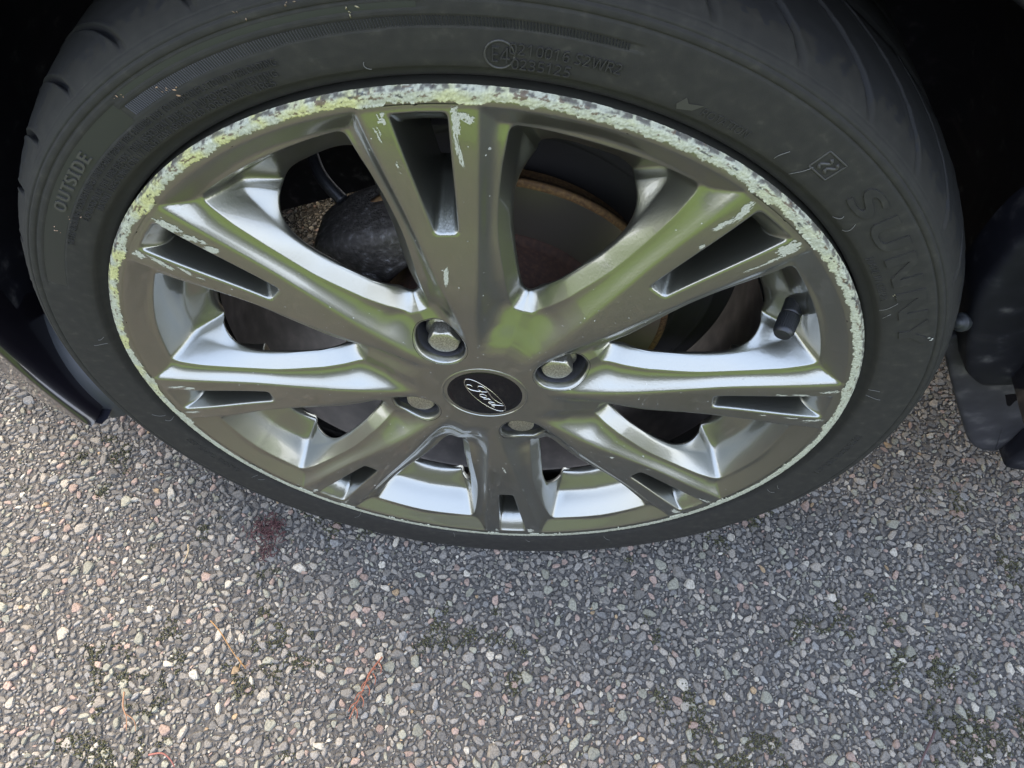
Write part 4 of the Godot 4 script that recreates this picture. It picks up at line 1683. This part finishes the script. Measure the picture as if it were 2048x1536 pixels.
func build_litter() -> void:
	stick("pine_needle", [g3(-245, 91, .006), g3(-232, 101, .008), g3(-216, 117, .008), g3(-201, 130, .005)], 0.00068, lin(0.260, 0.145, 0.053), "long straight orange pine needle on the tarmac below the wheel's left side", "pine needle", [[g3(-210, 121, .007), g3(-203, 128, .006), g3(-199, 126, .005)], [g3(-206, 124, .007), g3(-207, 131, .005)]])
	var off := []
	for i in 9:
		var t := 0.1 + 0.09 * i
		var b := Vector2(-79, 110).lerp(Vector2(-99, 164), t)
		var s := 1.0 if i % 2 == 0 else -1.0
		off.append([g3(b.x, b.y, .007), g3(b.x + s * 4.0 - 1, b.y + 4, .008), g3(b.x + s * 5.0 - 2, b.y + 9, .006)])
	stick("conifer_sprig", [g3(-79, 110, .006), g3(-87, 124, .008), g3(-92, 142, .007), g3(-99, 164, .005)], 0.00090, lin(0.211, 0.073, 0.038), "rust-red dried conifer sprig lying left of the picture's centre, below the wheel", "sprig", off)
	stick("brown_twig", [g3(431, 132, .007), g3(424, 141, .009), g3(414, 154, .009), g3(404, 170, .006)], 0.00120, lin(0.068, 0.040, 0.038), "thick dark brown twig at the lower right edge of the tarmac", "twig")
	stick("dry_stalk", [g3(-301, 158, .006), g3(-297, 170, .007), g3(-291, 178, .007), g3(-288, 188, .005)], 0.00068, lin(0.248, 0.132, 0.068), "small forked orange stalk between stones at the lower left", "stalk", [[g3(-294, 175, .007), g3(-284, 180, .006), g3(-280, 188, .005)]])
	stick("red_fibre", [g3(-262, 205, .006), g3(-251, 203, .007), g3(-243, 207, .006), g3(-238, 212, .005)], 0.00090, lin(0.211, 0.079, 0.060), "short curled red-brown fibre at the bottom left edge", "fibre")
	stick("straw_bit", [g3(-290, 20, .006), g3(-287, 28, .007), g3(-289, 38, .005)], 0.00082, lin(0.341, 0.264, 0.150), "short pale straw bit on sunlit tarmac below the bumper's end", "straw")
	stick("dry_grass_blade", [g3(276, 206, .006), g3(283, 214, .008), g3(291, 226, .005)], 0.00060, lin(0.279, 0.251, 0.165), "thin pale grass blade beside the brown twig, lower right", "grass blade")
	# purple-red fluff: many short curled fibres in one tuft
	var m := plain("fluff", lin(0.075, 0.033, 0.032), 0.95)
	var meshes := []
	var places := []
	rng.seed = 5
	for i in 120:
		var c := Vector2(-216, -5) + Vector2(rng.randfn() * 9.0, rng.randfn() * 7.0)
		if i > 98:
			c = Vector2(-210, 18) + Vector2(rng.randfn() * 4.0, rng.randfn() * 4.0)
		var ctrl := []
		var a := rng.randf() * TAU
		var p := c
		for k in 4:
			ctrl.append(g3(p.x, p.y, rng.randf_range(.003, .008)))
			a += rng.randf_range(-1.4, 1.4)
			p += Vector2(cos(a), sin(a)) * 2.6
		var line := smooth_line(ctrl, 3)
		var rad := PackedFloat32Array()
		rad.resize(line.size())
		rad.fill(0.00045)
		meshes.append(tube(line, rad, 4))
		places.append(Transform3D())
	tag(put("fluff_tuft", merge(meshes, places), m), "dark purple-red tuft of fluff caught on the tarmac under the wheel's lower left", "fluff")
	# dry crumbs stuck to the tyre and rim
	stuck("grass_crumb", [[126.0, 267, 2], [121.6, 262, 3], [120.5, 258, 4]], lin(0.34, 0.22, 0.12), "brown dry crumbs stuck across the tyre's upper left ribbed band")
	stuck("grass_crumb", [[145.5, 253, 2], [146.6, 256, 2], [149.5, 261, 2]], lin(0.40, 0.27, 0.18), "pale brown crumbs stuck beside the first letter of the outside mark")
	stuck("grass_crumb", [[101.4, 268, 4]], lin(0.22, 0.19, 0.11), "single pale straw crumb stuck on the tyre above the ribbed band")
	stuck("grass_crumb", [[110.5, 274, 4], [106.0, 275, 5]], lin(0.18, 0.13, 0.08), "tan crumbs stuck on the tyre shoulder at the upper left")
	stuck("grass_crumb", [[33.6, 252, 3]], lin(0.46, 0.42, 0.26), "pale crumb stuck between the small and large letters on the right of the tyre")
	stuck("grass_crumb", [[23.8, 268, 6]], lin(0.36, 0.36, 0.30), "pale grey fleck on the right shoulder of the tyre beside its grooves")

func stuck(called: String, list: Array, color: Color, label: String) -> void:
	var m := plain(called + " %d" % mats.size(), color, 0.8)
	var meshes := []
	var places := []
	for q in list:
		for k in 4:
			var d: float = q[0] + rng.randf_range(-0.5, 0.5)
			var r: float = q[1] + rng.randf_range(-2.0, 2.0)
			var size: float = (0.18 + 0.07 * q[2]) * rng.randf_range(0.5, 1.2)
			meshes.append(chip(300 + k, 1.0))
			places.append(Transform3D(Basis.from_euler(Vector3(rng.randf() * 0.6, 0, rng.randf() * TAU)) * Basis.from_scale(Vector3(size * 2.4, size * 0.8, size * 0.6) * 0.001), on_tyre(d, r, 0.3) + Vector3(0, HUB_Y, 0)))
	tag(put(called, merge(meshes, places), m), label, "crumb")
